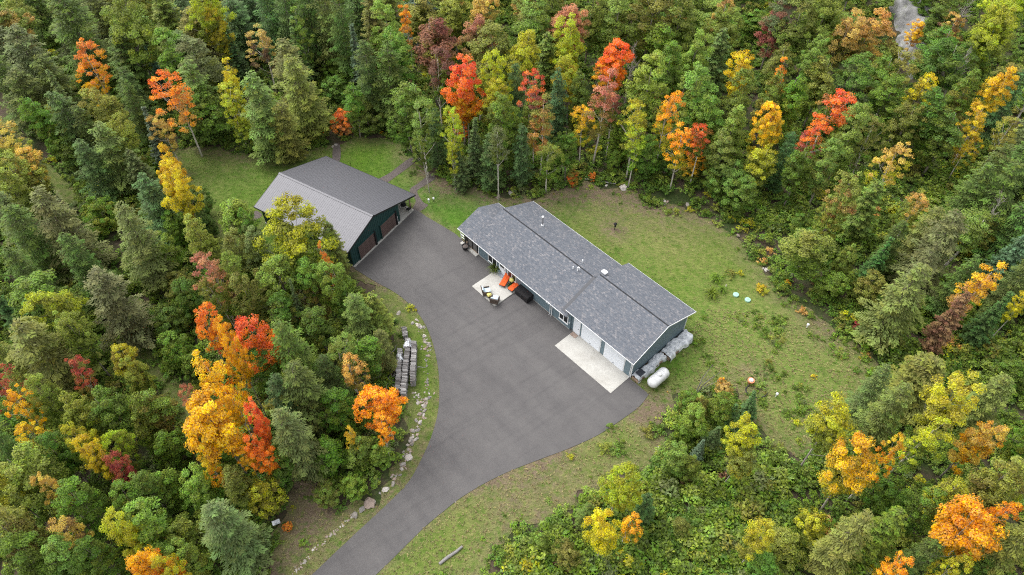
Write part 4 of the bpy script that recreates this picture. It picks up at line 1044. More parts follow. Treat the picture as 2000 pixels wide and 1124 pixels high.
# signature trees that stand out, then the rest read off the photograph tile by tile
L_ = [
 # --- left, upper
 (180, 130, 58, 's', 'ro', 'gy', 12, 'red orange tree with a narrow crown high in the upper left woods'), (200, 182, 36, 's', 'gy', 'gl', 8),
 (250, 62, 84, 'm', 'ol', 'lg', 14, 'tall yellow green birch with its pale trunk showing in the upper left woods'), (25, 45, 84, 'm', 'ol', 'po', 12, 'olive and pale orange tree at the top left edge'),
 (345, 188, 70, 's', 'ro', 'po', 12, 'leaning orange tree at the left end of the barn lawn'), (318, 248, 46, 's', 'po', 'po', 8),
 (75, 18, 74, 'h', 'he'), (150, 62, 112, 'h', 'he', None, 14), (198, 40, 84, 'h', 'he'), (62, 128, 100, 'h', 'hg', None, 12), (112, 172, 96, 'h', 'he'), (30, 105, 84, 'h', 'hg'),
 (20, 165, 84, 'h', 'he'), (255, 128, 80, 'c', 'he', None, 11), (262, 190, 72, 'h', 'he'), (330, 50, 78, 'c', 'hl', None, 11), (360, 30, 70, 'h', 'hg'),
 (410, 28, 70, 'm', 'yl', 'lg', 13, 'lime yellow tree at the top edge of the left woods'), (432, 68, 48, 'o', 'yl', 'g', 10), (390, 72, 92, 'h', 'hl'), (470, 50, 82, 'h', 'sp'), (490, 18, 80, 'h', 'sp'),
 (310, 142, 40, 'p', 'sb'), (398, 138, 84, 'o', 'hg', 'g', 11), (392, 192, 92, 'h', 'hl', None, 11), (400, 238, 92, 'b', 'g', 'gd', 7), (445, 162, 46, 's', 'y', 'yl', 10, 'small yellow tree near the top of the barn lawn'),
 (455, 206, 52, 's', 'yl', 'yl', 9), (480, 262, 48, 'b', 'yl', 'g', 5), (460, 112, 44, 'p', 'sp'), (130, 205, 54, 'p', 'hg', None, 10), (210, 226, 70, 'm', 'lg', 'g', 10, 'light yellow green maple left of the barn lawn'),
 (242, 268, 62, 'm', 'lg', 'g', 9), (265, 215, 52, 'h', 'he', None, 10), (225, 302, 96, 'h', 'hl', None, 10), (302, 274, 50, 'p', 'sb', None, 9), (112, 250, 62, 'b', 'lg', 'g', 6), (82, 232, 60, 'o', 'g'),
 (20, 285, 66, 's', 'po', 'lg', 10, 'pale orange tree on the left edge beside the grassy track'), (55, 322, 60, 'm', 'po', 'ol', 9), (42, 352, 74, 'o', 'lg', 'ol', 9), (148, 300, 70, 'b', 'g', 'gd', 6),
 (276, 342, 56, 'c', 'hg', None, 7), (330, 345, 46, 'm', 'y', 'y', 11), (352, 380, 58, 'm', 'y', 'yl', 11, 'bright yellow tree standing at the left corner of the barn lawn'), (384, 438, 34, 'b', 'y', 'yl', 4),
 (150, 245, 90, 'h', 'he', None, 11), (186, 262, 60, 'h', 'he'), (60, 195, 90, 'h', 'he'), (180, 330, 70, 'h', 'sp', None, 9), (395, 445, 60, 'b', 'gd', 'gd', 5), (380, 400, 60, 'b', 'gd', 'gd', 5),
 # --- top middle
 (530, 40, 84, 'h', 'sp', None, 14), (562, 58, 72, 'h', 'he', None, 14), (602, 28, 84, 'h', 'he', None, 15), (640, 40, 84, 'h', 'hl', None, 15), (668, 70, 70, 'h', 'he', None, 15), (705, 22, 78, 'h', 'he'),
 (515, 96, 54, 's', 'po', 'br', 9, 'half bare pale orange birch in the upper woods left of the barn'), (590, 66, 40, 's', 'lg', 'lg', 11), (582, 102, 60, 'p', 'hg', None, 11), (572, 150, 92, 'h', 'hl', None, 12), (598, 182, 92, 'h', 'hl', None, 12),
 (512, 222, 100, 'h', 'hl', None, 12), (548, 250, 70, 'h', 'hl', None, 9), (645, 106, 34, 'b', 'gy', 'gy', 3.5, 'golden yellow bush in a gap of the upper woods'), (655, 132, 50, 'b', 'g', 'gd', 4),
 (660, 172, 58, 'b', 'g', 'gd', 4.5), (668, 236, 40, 'b', 'ro', 'po', 4, 'orange bush at the top of the gravel path behind the barn'), (716, 226, 62, 'b', 'g', 'gd', 5), (690, 200, 50, 'o', 'g', 'gl', 8),
 (702, 122, 58, 'p', 'sb', None, 11), (722, 152, 72, 'h', 'he', None, 12), (762, 78, 66, 'o', 'lg', 'g', 12), (768, 112, 62, 'o', 'gl', 'g', 12), (760, 165, 84, 'h', 'he', None, 12), (735, 60, 66, 'c', 'hl', None, 12),
 (797, 42, 32, 's', 'o', 'po', 11, 'narrow orange tree at the top edge left of the maroon tree'), (845, 92, 96, 'o', 'dr', 'ol', 14, 'tall maroon tree with an olive skirt behind the house lawn'), (855, 150, 60, 's', 'dr', 'g', 11),
 (822, 20, 66, 'c', 'sb', None, 12), (892, 30, 66, 'o', 'lg', 'g', 12), (950, 42, 62, 'm', 'po', 'ol', 12), (930, 84, 66, 'm', 'pk', 'ol', 12, 'salmon red tree near the top edge behind the red orange maple'),
 (962, 112, 84, 'o', 'ol', 'g', 12), (902, 178, 72, 'm', 'r', 'o', 12, 'brilliant red and orange maple at the back of the lawn above the house'), (912, 210, 56, 'm', 'o', 'o', 9), (900, 258, 24, 'b', 'ro', 'ro', 3),
 (882, 250, 44, 's', 'yl', 'yl', 11, 'slim yellow green tree with pale trunks at the lawn edge above the house'), (885, 295, 34, 's', 'yl', 'yl', 8), (812, 205, 76, 'o', 'gl', 'g', 11), (826, 250, 56, 's', 'gl', 'g', 10), (970, 168, 62, 'm', 'yl', 'lg', 12),
 (966, 212, 58, 'm', 'yl', 'lg', 10), (852, 268, 44, 'h', 'sp', None, 9), (925, 292, 52, 'p', 'sp', None, 9), (958, 312, 56, 'h', 'sp', None, 8), (900, 330, 44, 'p', 'sp', None, 6.5), (972, 284, 46, 's', 'hg', 'g', 11), (985, 245, 64, 'o', 'g', 'gd', 11),
 (830, 300, 34, 's', 'g', 'gd', 8), (800, 240, 60, 'o', 'g', 'gd', 9),
 # --- top right of middle
 (1045, 48, 84, 'o', 'gl', 'g', 13), (1110, 62, 78, 'm', 'pk', 'ol', 12, 'dusty red dome of a tree near the top edge, middle'), (1152, 32, 56, 'o', 'lg', 'g', 12), (1202, 52, 76, 'o', 'gl', 'g', 12),
 (1028, 122, 66, 'm', 'yl', 'lg', 12), (1110, 98, 64, 'm', 'yl', 'yl', 12, 'lime yellow maple above the middle of the back lawn'), (1114, 150, 54, 'm', 'yl', 'y', 10), (1070, 142, 62, 'c', 'hl', None, 11),
 (1192, 118, 66, 'm', 'r', 'o', 12, 'salmon red tree with orange skirt above the middle of the back lawn'), (1178, 160, 44, 's', 'o', 'gy', 9), (1232, 132, 46, 'd', 'br', None, 9, 'bare grey tree right of the salmon red tree'),
 (1270, 38, 92, 'o', 'ol', 'g', 13), (1292, 88, 78, 'o', 'g'), (1322, 58, 76, 'o', 'ol', 'g', 12), (1345, 118, 62, 'm', 'gl', 'g', 11), (1302, 150, 64, 'o', 'g', 'gd', 11), (1392, 132, 60, 'c', 'hg', None, 11), (1410, 60, 66, 'o', 'gl', 'g', 12),
 (1405, 36, 40, 's', 'po', 'ol', 12), (1450, 140, 66, 's', 'gy', 'gy', 11, 'golden yellow tree in the upper woods right of middle'), (1442, 160, 44, 's', 'gy', 'y', 9), (1045, 196, 50, 's', 'r', 'pk', 13, 'pink red topped tree on a tall bare trunk behind the house roof'),
 (1060, 238, 70, 's', 'ol', 'po', 11), (1030, 232, 46, 's', 'ol', 'g', 10), (1172, 196, 72, 's', 'pk', 'ol', 13, 'mixed red and olive tree with forked pale trunk at the back lawn edge'), (1140, 236, 44, 's', 'gy', 'yl', 9), (1195, 225, 40, 's', 'dr', 'g', 9),
 (1262, 176, 72, 'o', 'lg', 'gl', 12), (1240, 242, 56, 's', 'yl', 'lg', 11), (1302, 226, 54, 's', 'o', 'yl', 12, 'tall orange tree on thin trunks at the back edge of the lawn'), (1360, 200, 74, 'o', 'gl', 'lg', 12), (1382, 236, 62, 'o', 'gl', 'g', 11),
 (1420, 262, 60, 'o', 'gl', 'g', 10), (1440, 212, 64, 'o', 'g', 'gd', 11), (1328, 288, 50, 's', 'o', 'yl', 9), (1368, 280, 54, 's', 'r', 'g', 9, 'small flat topped red maple at the back right of the lawn'), (1352, 330, 42, 'b', 'gy', 'g', 4), (1210, 272, 42, 'c', 'g', None, 7),
 (1262, 318, 58, 'b', 'g', 'gd', 5.5), (1240, 290, 48, 's', 'yl', 'g', 8), (1496, 262, 54, 'm', 'gy', 'yl', 11, 'golden tree turning green below at the right back corner of the lawn'), (1490, 322, 54, 'o', 'yl', 'gl', 8), (1410, 300, 56, 'o', 'gl', 'g', 9),
 (1425, 350, 68, 'b', 'gl', 'g', 6), (1448, 392, 60, 'b', 'g', 'g', 5), (1395, 350, 40, 'b', 'gl', 'g', 4.5), (1118, 345, 34, 'b', 'ol', 'ro', 2.6, 'olive and orange bush at the back edge of the lawn'), (1158, 345, 16, 'b', 'ro', 'ro', 1.4), (1200, 318, 30, 'b', 'g', 'g', 4),
 (1020, 300, 50, 'h', 'sp', None, 9), (1070, 300, 48, 's', 'ol', 'g', 8), (1110, 290, 44, 'o', 'gd', 'gd', 8), (1003, 190, 56, 'h', 'sp', None, 11), (1090, 200, 56, 'h', 'sp', None, 11), (1130, 190, 50, 'o', 'gd', 'gd', 11), (1300, 320, 40, 'b', 'gd', 'gd', 4),
 # --- top right
 (1515, 42, 62, 'o', 'hg', 'pk', 12), (1600, 28, 100, 'm', 'ol', 'lg', 13, 'broad olive yellow maple at the top edge left of the rock outcrop'), (1560, 60, 70, 'o', 'ol', 'g', 12), (1690, 70, 80, 'm', 'po', 'ol', 11, 'pale orange maple just left of the rock outcrop'), (1642, 82, 66, 'm', 'po', 'ol', 11),
 (1582, 126, 52, 'm', 'gl', 'gl', 12, 'fresh green pointed tree below the olive maple in the upper right'), (1525, 132, 58, 'o', 'ol', 'g', 11), (1520, 160, 34, 's', 'o', 'po', 10), (1792, 62, 38, 's', 'gy', 'po', 8, 'thin golden tree in front of the rock outcrop'), (1838, 40, 72, 'o', 'gd', 'gd', 10),
 (1855, 62, 48, 's', 'po', 'br', 9), (1880, 22, 60, 'd', 'br', None, 10), (1952, 52, 100, 'm', 'yl', 'lg', 13, 'broad lime yellow maple in the top right corner'), (1975, 18, 84, 'm', 'yl', 'g', 13), (1920, 90, 60, 'm', 'yl', 'g', 10), (1938, 186, 58, 'm', 'gy', 'yl', 12, 'orange and gold tree near the right edge of the upper woods'),
 (1908, 245, 48, 's', 'y', 'yl', 10), (1890, 290, 40, 's', 'y', 'yl', 7), (1850, 128, 84, 'o', 'gd', 'g', 11), (1862, 150, 64, 'd', 'br', None, 10), (1750, 145, 72, 's', 'ol', 'g', 11), (1786, 178, 56, 's', 'y', 'ol', 11, 'yellow tree below the rock outcrop'), (1718, 160, 74, 'o', 'g', 'ol', 11),
 (1618, 212, 80, 's', 'r', 'g', 12, 'red maple in the right hand woods'), (1648, 278, 64, 'o', 'gl', 'g', 11), (1580, 272, 50, 's', 'ro', 'pk', 9), (1512, 262, 40, 'm', 'gy', 'yl', 10), (1700, 278, 58, 's', 'ol', 'g', 10), (1740, 322, 58, 's', 'po', 'yl', 11, 'thin leaning orange tree right of the lawn\'s back corner'),
 (1802, 240, 76, 'o', 'gd', 'g', 10), (1852, 258, 72, 'o', 'gd', 'g', 10), (1868, 202, 60, 'o', 'g', 'ol', 10), (1542, 192, 64, 'o', 'g', 'lg', 11), (1662, 168, 70, 'o', 'g', 'hg', 11), (1602, 160, 66, 'o', 'ol', 'g', 11), (1965, 262, 50, 's', 'lg', 'lg', 9), (1960, 200, 60, 'h', 'sp', None, 10),
 (1978, 332, 78, 'h', 'he'), (1925, 350, 74, 'h', 'he', None, 10), (1560, 330, 56, 'o', 'g', 'gd', 9), (1530, 310, 46, 'h', 'sp', None, 9), (1610, 330, 56, 'o', 'gl', 'ol', 9), (1720, 210, 70, 'o', 'g', 'gd', 10), (1500, 190, 60, 'o', 'g', 'lg', 11), (1760, 250, 60, 'o', 'ol', 'g', 10),
 (1724, 40, 36, 'b', 'g', 'ol', 3), (1744, 104, 34, 'b', 'ol', 'g', 3), (1812, 66, 40, 'b', 'gd', 'g', 3.5), (1800, 128, 40, 'b', 'g', 'ol', 3), (1728, 8, 40, 'b', 'gl', 'g', 3), (1796, 14, 44, 'b', 'g', 'gd', 4),
 # --- right
 (1645, 388, 62, 'm', 'lg', 'po', 11, 'yellow green tree with an orange tinge right of the lawn\'s back corner'), (1625, 420, 46, 'o', 'gl', 'lg', 9), (1682, 412, 66, 'c', 'hl', None, 9), (1790, 404, 40, 's', 'po', 'lg', 8, 'small pale orange tree in the open ground on the right'), (1762, 440, 50, 'b', 'lg', 'ol', 4),
 (1642, 520, 44, 'b', 'gl', 'g', 6.5), (1625, 555, 62, 'b', 'g', 'gd', 4.5), (1690, 570, 60, 'b', 'ol', 'g', 4), (1752, 590, 104, 'h', 'hl', None, 11, 'large olive hemlock standing beside the right end of the meadow'), (1790, 545, 60, 'h', 'hg', None, 11), (1830, 488, 104, 'h', 'hg', None, 11), (1805, 460, 70, 'h', 'hl', None, 9),
 (1942, 402, 104, 'h', 'he', None, 12), (1892, 390, 80, 'h', 'he', None, 11), (1985, 440, 80, 'h', 'he', None, 11), (1915, 432, 60, 'd', 'br', None, 9, 'bare pale dead tree among dark hemlocks on the right'), (1975, 452, 60, 'd', 'br', None, 8), (1712, 512, 56, 'p', 'sp', None, 7), (1742, 480, 56, 'h', 'he', None, 8),
 (1848, 640, 54, 'c', 'br', None, 9, 'brown dying cedar on the right'), (1912, 552, 66, 's', 'gy', 'po', 11, 'thin golden orange tree among the right hand hemlocks'), (1962, 512, 60, 'c', 'sb', None, 9), (1932, 622, 66, 'p', 'sp', None, 8), (1978, 560, 64, 'h', 'he', None, 9), (1988, 600, 36, 's', 'y', 'yl', 8),
 (1905, 470, 50, 'b', 'ol', 'yl', 5), (1870, 560, 70, 'h', 'he', None, 9), (1580, 470, 60, 'b', 'gd', 'gd', 3), (1562, 440, 56, 'b', 'gd', 'g', 3),
 # --- lower right
 (1620, 832, 80, 'm', 'yl', 'gl', 11, 'lime yellow maple at the bottom right corner of the meadow'), (1668, 922, 84, 'm', 'gy', 'yl', 11, 'golden yellow maple standing below the lime yellow meadow maple'), (1722, 902, 40, 's', 'y', 'gy', 10), (1845, 800, 96, 'm', 'yl', 'lg', 12, 'broad lime yellow tree in the lower right woods'), (1792, 868, 70, 's', 'yl', 'gl', 10),
 (1732, 800, 82, 'h', 'hl', None, 10), (1702, 762, 60, 'h', 'hg', None, 8), (1912, 862, 60, 'o', 'po', 'gy', 10, 'pale orange tree right of the broad lime yellow tree'), (1725, 962, 70, 'b', 'gd', 'g', 5), (1842, 968, 66, 'm', 'yl', 'lg', 10), (1882, 1036, 110, 'm', 'o', 'gy', 11, 'brilliant orange gold maple near the bottom right corner'), (1938, 1022, 52, 's', 'o', 'o', 10),
 (1940, 952, 80, 'o', 'lg', 'ol', 10), (1985, 930, 56, 's', 'ol', 'yl', 10), (1650, 1062, 92, 'h', 'hl', None, 10), (1722, 1042, 78, 'c', 'g', None, 9), (1580, 1030, 58, 'b', 'yl', 'g', 5), (1522, 1062, 84, 'b', 'lg', 'g', 5), (1745, 1112, 46, 's', 'o', 'gy', 9, 'small orange tree at the bottom edge right of the grey green hemlock'),
 (1862, 1108, 48, 's', 'yl', 'yl', 8), (1972, 1072, 84, 'h', 'hl', None, 10), (1932, 782, 84, 'h', 'hl', None, 8), (1975, 730, 60, 'b', 'g', 'gd', 4), (1800, 985, 60, 'o', 'g', 'gd', 8), (1985, 870, 56, 'b', 'g', 'lg', 5), (1788, 1085, 66, 'h', 'he', None, 8), (1905, 1115, 60, 'b', 'gd', 'gd', 5),
 # --- lower middle right
 (1206, 950, 66, 'm', 'yl', 'yl', 9, 'lime yellow maple at the edge of the shrubs below the driveway'), (1182, 1042, 64, 'm', 'y', 'yl', 8, 'golden topped maple below the lime yellow one under the driveway'), (1225, 1030, 44, 's', 'gy', 'yl', 6), (1258, 995, 46, 'c', 'sp', None, 5), (1146, 1010, 44, 'c', 'he', None, 4.5), (1470, 792, 42, 'p', 'sp', None, 4.6, 'dark spruce at the bottom of the meadow'),
 (1432, 815, 48, 'p', 'sp', None, 4.2), (1392, 852, 46, 'p', 'sp', None, 4.2), (1366, 878, 34, 'p', 'sb', None, 4, 'silvery little spruce below the leaning dead branch'), (1452, 862, 66, 'm', 'yl', 'lg', 9, 'yellow green maple beside the dark spruces below the meadow'), (1438, 900, 56, 'm', 'lg', 'yl', 7), (1345, 832, 56, 'b', 'gl', 'g', 5), (1312, 905, 58, 'b', 'gl', 'g', 4.5), (1345, 915, 44, 'b', 'gl', 'g', 4),
 (1400, 800, 54, 'b', 'g', 'gl', 4), (1362, 800, 50, 'b', 'ol', 'g', 4), (1415, 765, 34, 'b', 'po', 'ol', 2.6), (1482, 1055, 62, 'm', 'yl', 'lg', 8), (1330, 1030, 40, 'b', 'ol', 'g', 3), (1105, 1085, 50, 'b', 'ol', 'g', 3.5), (1060, 1060, 44, 'b', 'gl', 'g', 3), (1490, 1100, 60, 'b', 'gl', 'g', 4),
 (1408, 748, 20, 'b', 'o', 'po', 1.8), (1340, 790, 46, 'b', 'g', 'ol', 3.5),
 # --- left, middle
 (122, 448, 112, 'h', 'hg', None, 12, 'broad grey green hemlock in the left woods'), (272, 478, 104, 'h', 'hl', None, 12), (228, 598, 104, 'h', 'hg', None, 11, 'grey green hemlock standing above the grassy gap on the left'), (60, 470, 90, 'h', 'he', None, 11), (30, 430, 80, 'h', 'hg'), (35, 385, 70, 'o', 'lg', 'g', 9), (190, 420, 60, 'b', 'g', 'lg', 5),
 (302, 398, 84, 'h', 'sp', None, 9), (20, 600, 66, 'p', 'sp', None, 9), (112, 602, 84, 'm', 'yl', 'lg', 11, 'yellow green maple above the crimson tree on the left edge'), (152, 655, 62, 'm', 'lg', 'g', 10), (88, 690, 120, 'h', 'hl', None, 11), (20, 700, 70, 'h', 'hl'), (332, 505, 54, 'b', 'gl', 'g', 5.5), (402, 480, 60, 'o', 'lg', 'gl', 9),
 (460, 425, 78, 'o', 'gl', 'hg', 9), (412, 540, 62, 's', 'pk', 'ol', 11, 'dusty red topped birch in the woods left of the barn'), (430, 575, 46, 's', 'ol', 'g', 9), (472, 560, 54, 'o', 'gl', 'g', 10), (396, 632, 50, 's', 'ro', 'o', 10, 'red orange tree above the big orange maple'), (425, 655, 34, 's', 'o', 'ro', 8), (350, 560, 60, 'b', 'ol', 'g', 4),
 (10, 748, 66, 's', 'rd', 'g', 10, 'crimson tree at the left edge'), (160, 745, 46, 's', 'rd', 'ol', 9), (245, 712, 56, 'm', 'yl', 'ol', 9), (268, 742, 50, 'm', 'lg', 'g', 8), (350, 690, 60, 'b', 'g', 'g', 4.5), (332, 625, 66, 'b', 'gd', 'g', 4.5), (60, 545, 80, 'h', 'he', None, 10), (165, 520, 80, 'h', 'he', None, 10), (345, 450, 70, 'b', 'g', 'gd', 5),
 (430, 610, 60, 'b', 'g', 'ol', 5), (370, 590, 60, 'b', 'gd', 'g', 5), (380, 720, 50, 'b', 'g', 'gd', 4),
 # --- lower left
 (46, 806, 50, 's', 'o', 'ol', 10, 'narrow orange tree near the left edge, below the crimson tree'), (72, 850, 54, 's', 'gy', 'ol', 8), (100, 780, 56, 'o', 'lg', 'g', 9), (172, 865, 46, 'm', 'yl', 'yl', 9), (234, 872, 48, 'm', 'yl', 'ol', 9), (192, 912, 50, 'm', 'y', 'yl', 9, 'yellow topped tree left of the small crimson tree'), (240, 938, 52, 'm', 'rd', 'rd', 8, 'small crimson tree in the lower left woods'),
 (62, 915, 100, 'o', 'lg', 'gl', 10), (98, 958, 42, 's', 'po', 'po', 9), (132, 1026, 60, 's', 'po', 'br', 10, 'leaning half bare orange birch in the lower left woods'), (236, 1040, 66, 'm', 'yl', 'yl', 9, 'lime yellow maple in the lower left woods'), (278, 1106, 58, 'm', 'gy', 'o', 9), (330, 1112, 50, 'm', 'yl', 'gy', 9), (28, 1040, 80, 'o', 'lg', 'ol', 10), (20, 965, 60, 'o', 'yl', 'g', 9),
 (302, 790, 74, 'o', 'g', 'ol', 8), (290, 850, 70, 'b', 'ol', 'g', 6), (342, 872, 66, 'b', 'g', 'gd', 6), (335, 950, 74, 'b', 'gl', 'g', 6), (402, 960, 70, 'b', 'lg', 'g', 6), (300, 1040, 84, 'o', 'gl', 'g', 8), (368, 1050, 74, 'b', 'gl', 'g', 6), (162, 990, 70, 'o', 'g', 'gd', 9), (62, 1090, 80, 'o', 'g', 'gd', 9), (140, 1100, 74, 'o', 'gl', 'g', 8), (190, 1090, 60, 'o', 'gd', 'g', 8),
 (210, 800, 74, 'o', 'g', 'gd', 9), (150, 810, 64, 'o', 'ol', 'g', 9), (20, 880, 66, 'h', 'he'), (295, 960, 60, 'o', 'g', 'gd', 7), (380, 1100, 70, 'b', 'gl', 'lg', 6), (120, 890, 60, 'o', 'gd', 'g', 8), (260, 990, 60, 'o', 'g', 'lg', 7), (425, 890, 60, 'b', 'g', 'gd', 5),
 (440, 742, 82, 's', 'gy', 'o', 12, 'great golden orange maple left of the driveway, upper half of its crown'), (426, 838, 112, 'm', 'gy', 'gy', 12, 'great golden orange maple left of the driveway, lower and broader crown'), (466, 712, 44, 'm', 'o', 'gy', 13), (462, 800, 50, 's', 'gy', 'y', 11), (404, 905, 44, 's', 'gy', 'o', 9), (480, 890, 38, 's', 'gy', 'y', 8), (505, 668, 76, 'm', 'r', 'o', 11, 'red and orange maple between the barn and the great golden maple'),
 (508, 848, 40, 'm', 'r', 'ro', 10), (520, 886, 42, 'm', 'ro', 'o', 9, 'narrow red orange maple right of the great golden maple'), (452, 1040, 124, 'h', 'hg', None, 10, 'very broad grey green hemlock at the bottom edge left of the drive'), (470, 960, 60, 'o', 'ol', 'g', 7), (515, 968, 62, 'b', 'yl', 'ol', 6), (380, 775, 34, 's', 'pk', 'po', 9),
 # --- middle left, in front of the barn and along the drive
 (574, 472, 118, 'm', 'ym', 'g', 12.5, 'big yellow topped green maple in front of the barn roof'), (545, 535, 84, 'm', 'gl', 'g', 11), (602, 530, 64, 'm', 'gl', 'g', 10), (480, 448, 46, 'o', 'g', 'hg', 9), (505, 505, 60, 'o', 'hg', 'g', 9), (643, 522, 26, 's', 'ro', 'o', 10, 'small red orange topped tree beside the barn\'s front corner'), (662, 552, 62, 'm', 'gl', 'g', 10, 'green maple on a bare trunk below the barn\'s front corner'),
 (652, 486, 52, 'c', 'hl', None, 8), (634, 470, 34, 's', 'hg', 'g', 8), (470, 500, 60, 'o', 'ol', 'g', 9), (490, 590, 56, 'o', 'ol', 'g', 9), (582, 690, 104, 'h', 'he', None, 12, 'dark hemlock in the woods between the barn and the firewood'), (580, 610, 34, 'p', 'hg', None, 9), (628, 640, 70, 'o', 'gd', 'g', 7), (700, 622, 74, 'h', 'hl', None, 9), (738, 620, 62, 'c', 'hl', None, 7.5),
 (705, 690, 76, 'o', 'g', 'gd', 7), (655, 685, 60, 's', 'gl', 'ol', 9), (688, 725, 50, 's', 'po', 'ol', 8), (745, 680, 50, 'h', 'hl', None, 6), (752, 790, 84, 'm', 'o', 'o', 8.5, 'orange maple standing beside the firewood rows'), (746, 842, 38, 's', 'o', 'o', 7), (582, 852, 96, 'h', 'hg', None, 11, 'grey green hemlock between the great golden maple and the drive'), (600, 780, 104, 'h', 'he', None, 11), (552, 790, 70, 'h', 'sp', None, 10),
 (655, 800, 64, 'o', 'gd', 'g', 7), (648, 890, 62, 'b', 'g', 'gd', 5), (702, 880, 70, 'b', 'gl', 'g', 4.5), (742, 890, 50, 'b', 'gl', 'g', 3.5), (690, 856, 34, 's', 'y', 'gl', 6, 'sparse yellow sapling among bushes left of the drive'), (700, 800, 50, 'b', 'gd', 'g', 4), (562, 1028, 16, 'b', 'ro', 'ro', 1.3), (640, 968, 46, 'b', 'g', 'hl', 3), (690, 950, 46, 'b', 'gl', 'g', 2.8),
 (550, 930, 56, 'b', 'g', 'gd', 5), (530, 560, 60, 'o', 'ol', 'g', 8), (610, 570, 60, 'o', 'g', 'ol', 8), (545, 630, 60, 'o', 'gd', 'ol', 8), (520, 730, 60, 'o', 'gd', 'g', 8), (680, 600, 50, 'o', 'g', 'gd', 7), (640, 740, 60, 'h', 'he', None, 8),
]
for row in L_:
    u, v, D, k, a = row[:5]
    plant(u, v, D, k, a, row[5] if len(row) > 5 else None, row[6] if len(row) > 6 else None, row[7] if len(row) > 7 else None)

# ------------------------------------------------------------------ the rest of the woods
def zone(*uv): return np.array(flat(uv))
LOW_SCRUB = [zone((880, 1220), (950, 1120), (1150, 958), (1290, 925), (1400, 925), (1500, 925), (1560, 1000), (1540, 1220)),
             zone((1640, 690), (1740, 690), (1900, 690), (2040, 640), (2060, 770), (1900, 740), (1790, 745), (1730, 790)),
             zone((1540, 420), (1600, 440), (1690, 400), (1800, 370), (1900, 300), (1980, 290), (1950, 370), (1850, 430), (1770, 470), (1700, 500), (1640, 500), (1580, 520)),
             zone((1290, 790), (1400, 770), (1440, 800), (1380, 860), (1300, 860)),
             zone((1480, 870), (1600, 855), (1680, 815), (1740, 790), (1700, 880), (1560, 960), (1480, 930))]
OUTCROP = zone((1712, 6), (1760, 10), (1798, 34), (1802, 66), (1814, 100), (1832, 140), (1780, 156), (1750, 124), (1738, 84), (1718, 46))
TRACKS = [zone((-20, 170), (20, 180), (50, 250), (105, 330), (160, 385), (135, 400), (80, 350), (20, 270), (-20, 230)), zone((262, 680), (300, 690), (370, 770), (400, 830), (375, 850), (335, 790), (285, 730))]
LAWN_UV = np.array(px(np.column_stack([LAWN, np.zeros(len(LAWN))]).T)).T
EDGE_ = LAWN[::2]

def forest(xy, buf):
    xy = np.atleast_2d(xy)
    ok = ~inside(xy, LAWN) & (edge_dist(xy, EDGE_) > buf) & ~inside(xy, DRIVE) & (edge_dist(xy, DRIVE[::2]) > buf + .6)
    for P in (HOUSE_PLAN, BARN_PLAN): ok &= ~inside(xy, P)
    return ok

def fill():
    xy = np.array([t['p'] for t in TREES]); pts = list(map(tuple, xy))
    cand = np.column_stack([rng.uniform(-100, 100, 26000), rng.uniform(10, 128, 26000)])
    cand = cand[forest(cand, 1.0)]
    for z in LOW_SCRUB + [OUTCROP] + TRACKS: cand = cand[~inside(cand, z)]
    P3 = np.column_stack([cand, np.zeros(len(cand))]); U, V = px(P3.T)
    cand = cand[(U > -130) & (U < 2130) & (V > -110) & (V < 1260)]
    n = 0
    arr = np.array(pts)
    for c in cand:
        d = np.hypot(*(arr - c).T).min()
        if d < 3.5 or n >= 190: continue
        g = float(terrain(*c)); u0, v0 = px((c[0], c[1], g))
        pine = np.exp(-((u0 - 200) / 420) ** 2) * .42 + (.30 if u0 > 1650 and v0 > 280 else 0) + (.25 if v0 < 120 and 450 < u0 < 760 else 0) + .03
        r_ = rng.random()
        edge = edge_dist(c, EDGE_)[0]
        if r_ < pine: k, a, b = rng.choice(['h', 'h', 'h', 'h', 'c']), rng.choice(['he', 'hl', 'hl', 'hg', 'he']), None
        else:
            k = rng.choice(['o', 'o', 'm', 's', 'b']); a, b = [('g', 'gd'), ('g', 'gl'), ('gl', 'g'), ('ol', 'g'), ('gl', 'gd'), ('lg', 'gl'), ('ol', 'gl'), ('lg', 'g')][int(rng.integers(8))]
            q = rng.random()
            if q < .06: a, b = 'yl', 'lg'
            elif q < .09: a, b = 'ol', 'po'
        h = HGT[k] * rng.uniform(.72, .98)
        D = {'h': 5.8, 'c': 4.4, 'p': 3.7, 'o': 5.0, 'm': 5.0, 's': 4.4, 'b': 4.4}[k] * rng.uniform(.85, 1.15)
        # do not hang a crown over the clearing, the drive or the roofs as seen in the photograph
        zt = g + h * .9; bad = False
        for zz, k_ in ((zt, .25), (g + h * .6, .5)):
            uu, vv = px((c[0], c[1], zz)); q0 = at(uu, vv)[:2][None]
            if inside(q0, LAWN)[0] and edge_dist(q0, EDGE_)[0] > .8: bad = True
            if inside(q0, DRIVE)[0] or inside(q0, HOUSE_PLAN)[0] or inside(q0, BARN_PLAN)[0]: bad = True
            if inside(q0, OUTCROP)[0] : bad = True
        if bad: continue
        dep = depth_of((c[0], c[1], g + h * .6)); uu, vv = px((c[0], c[1], g + h * MIDZ[k]))
        plant(uu, vv, D * F_PX / dep, k, a, b, h, None, base=tuple(c)); n += 1
        arr = np.vstack([arr, c])
    print('fill trees', n, 'all', len(TREES))
fill()

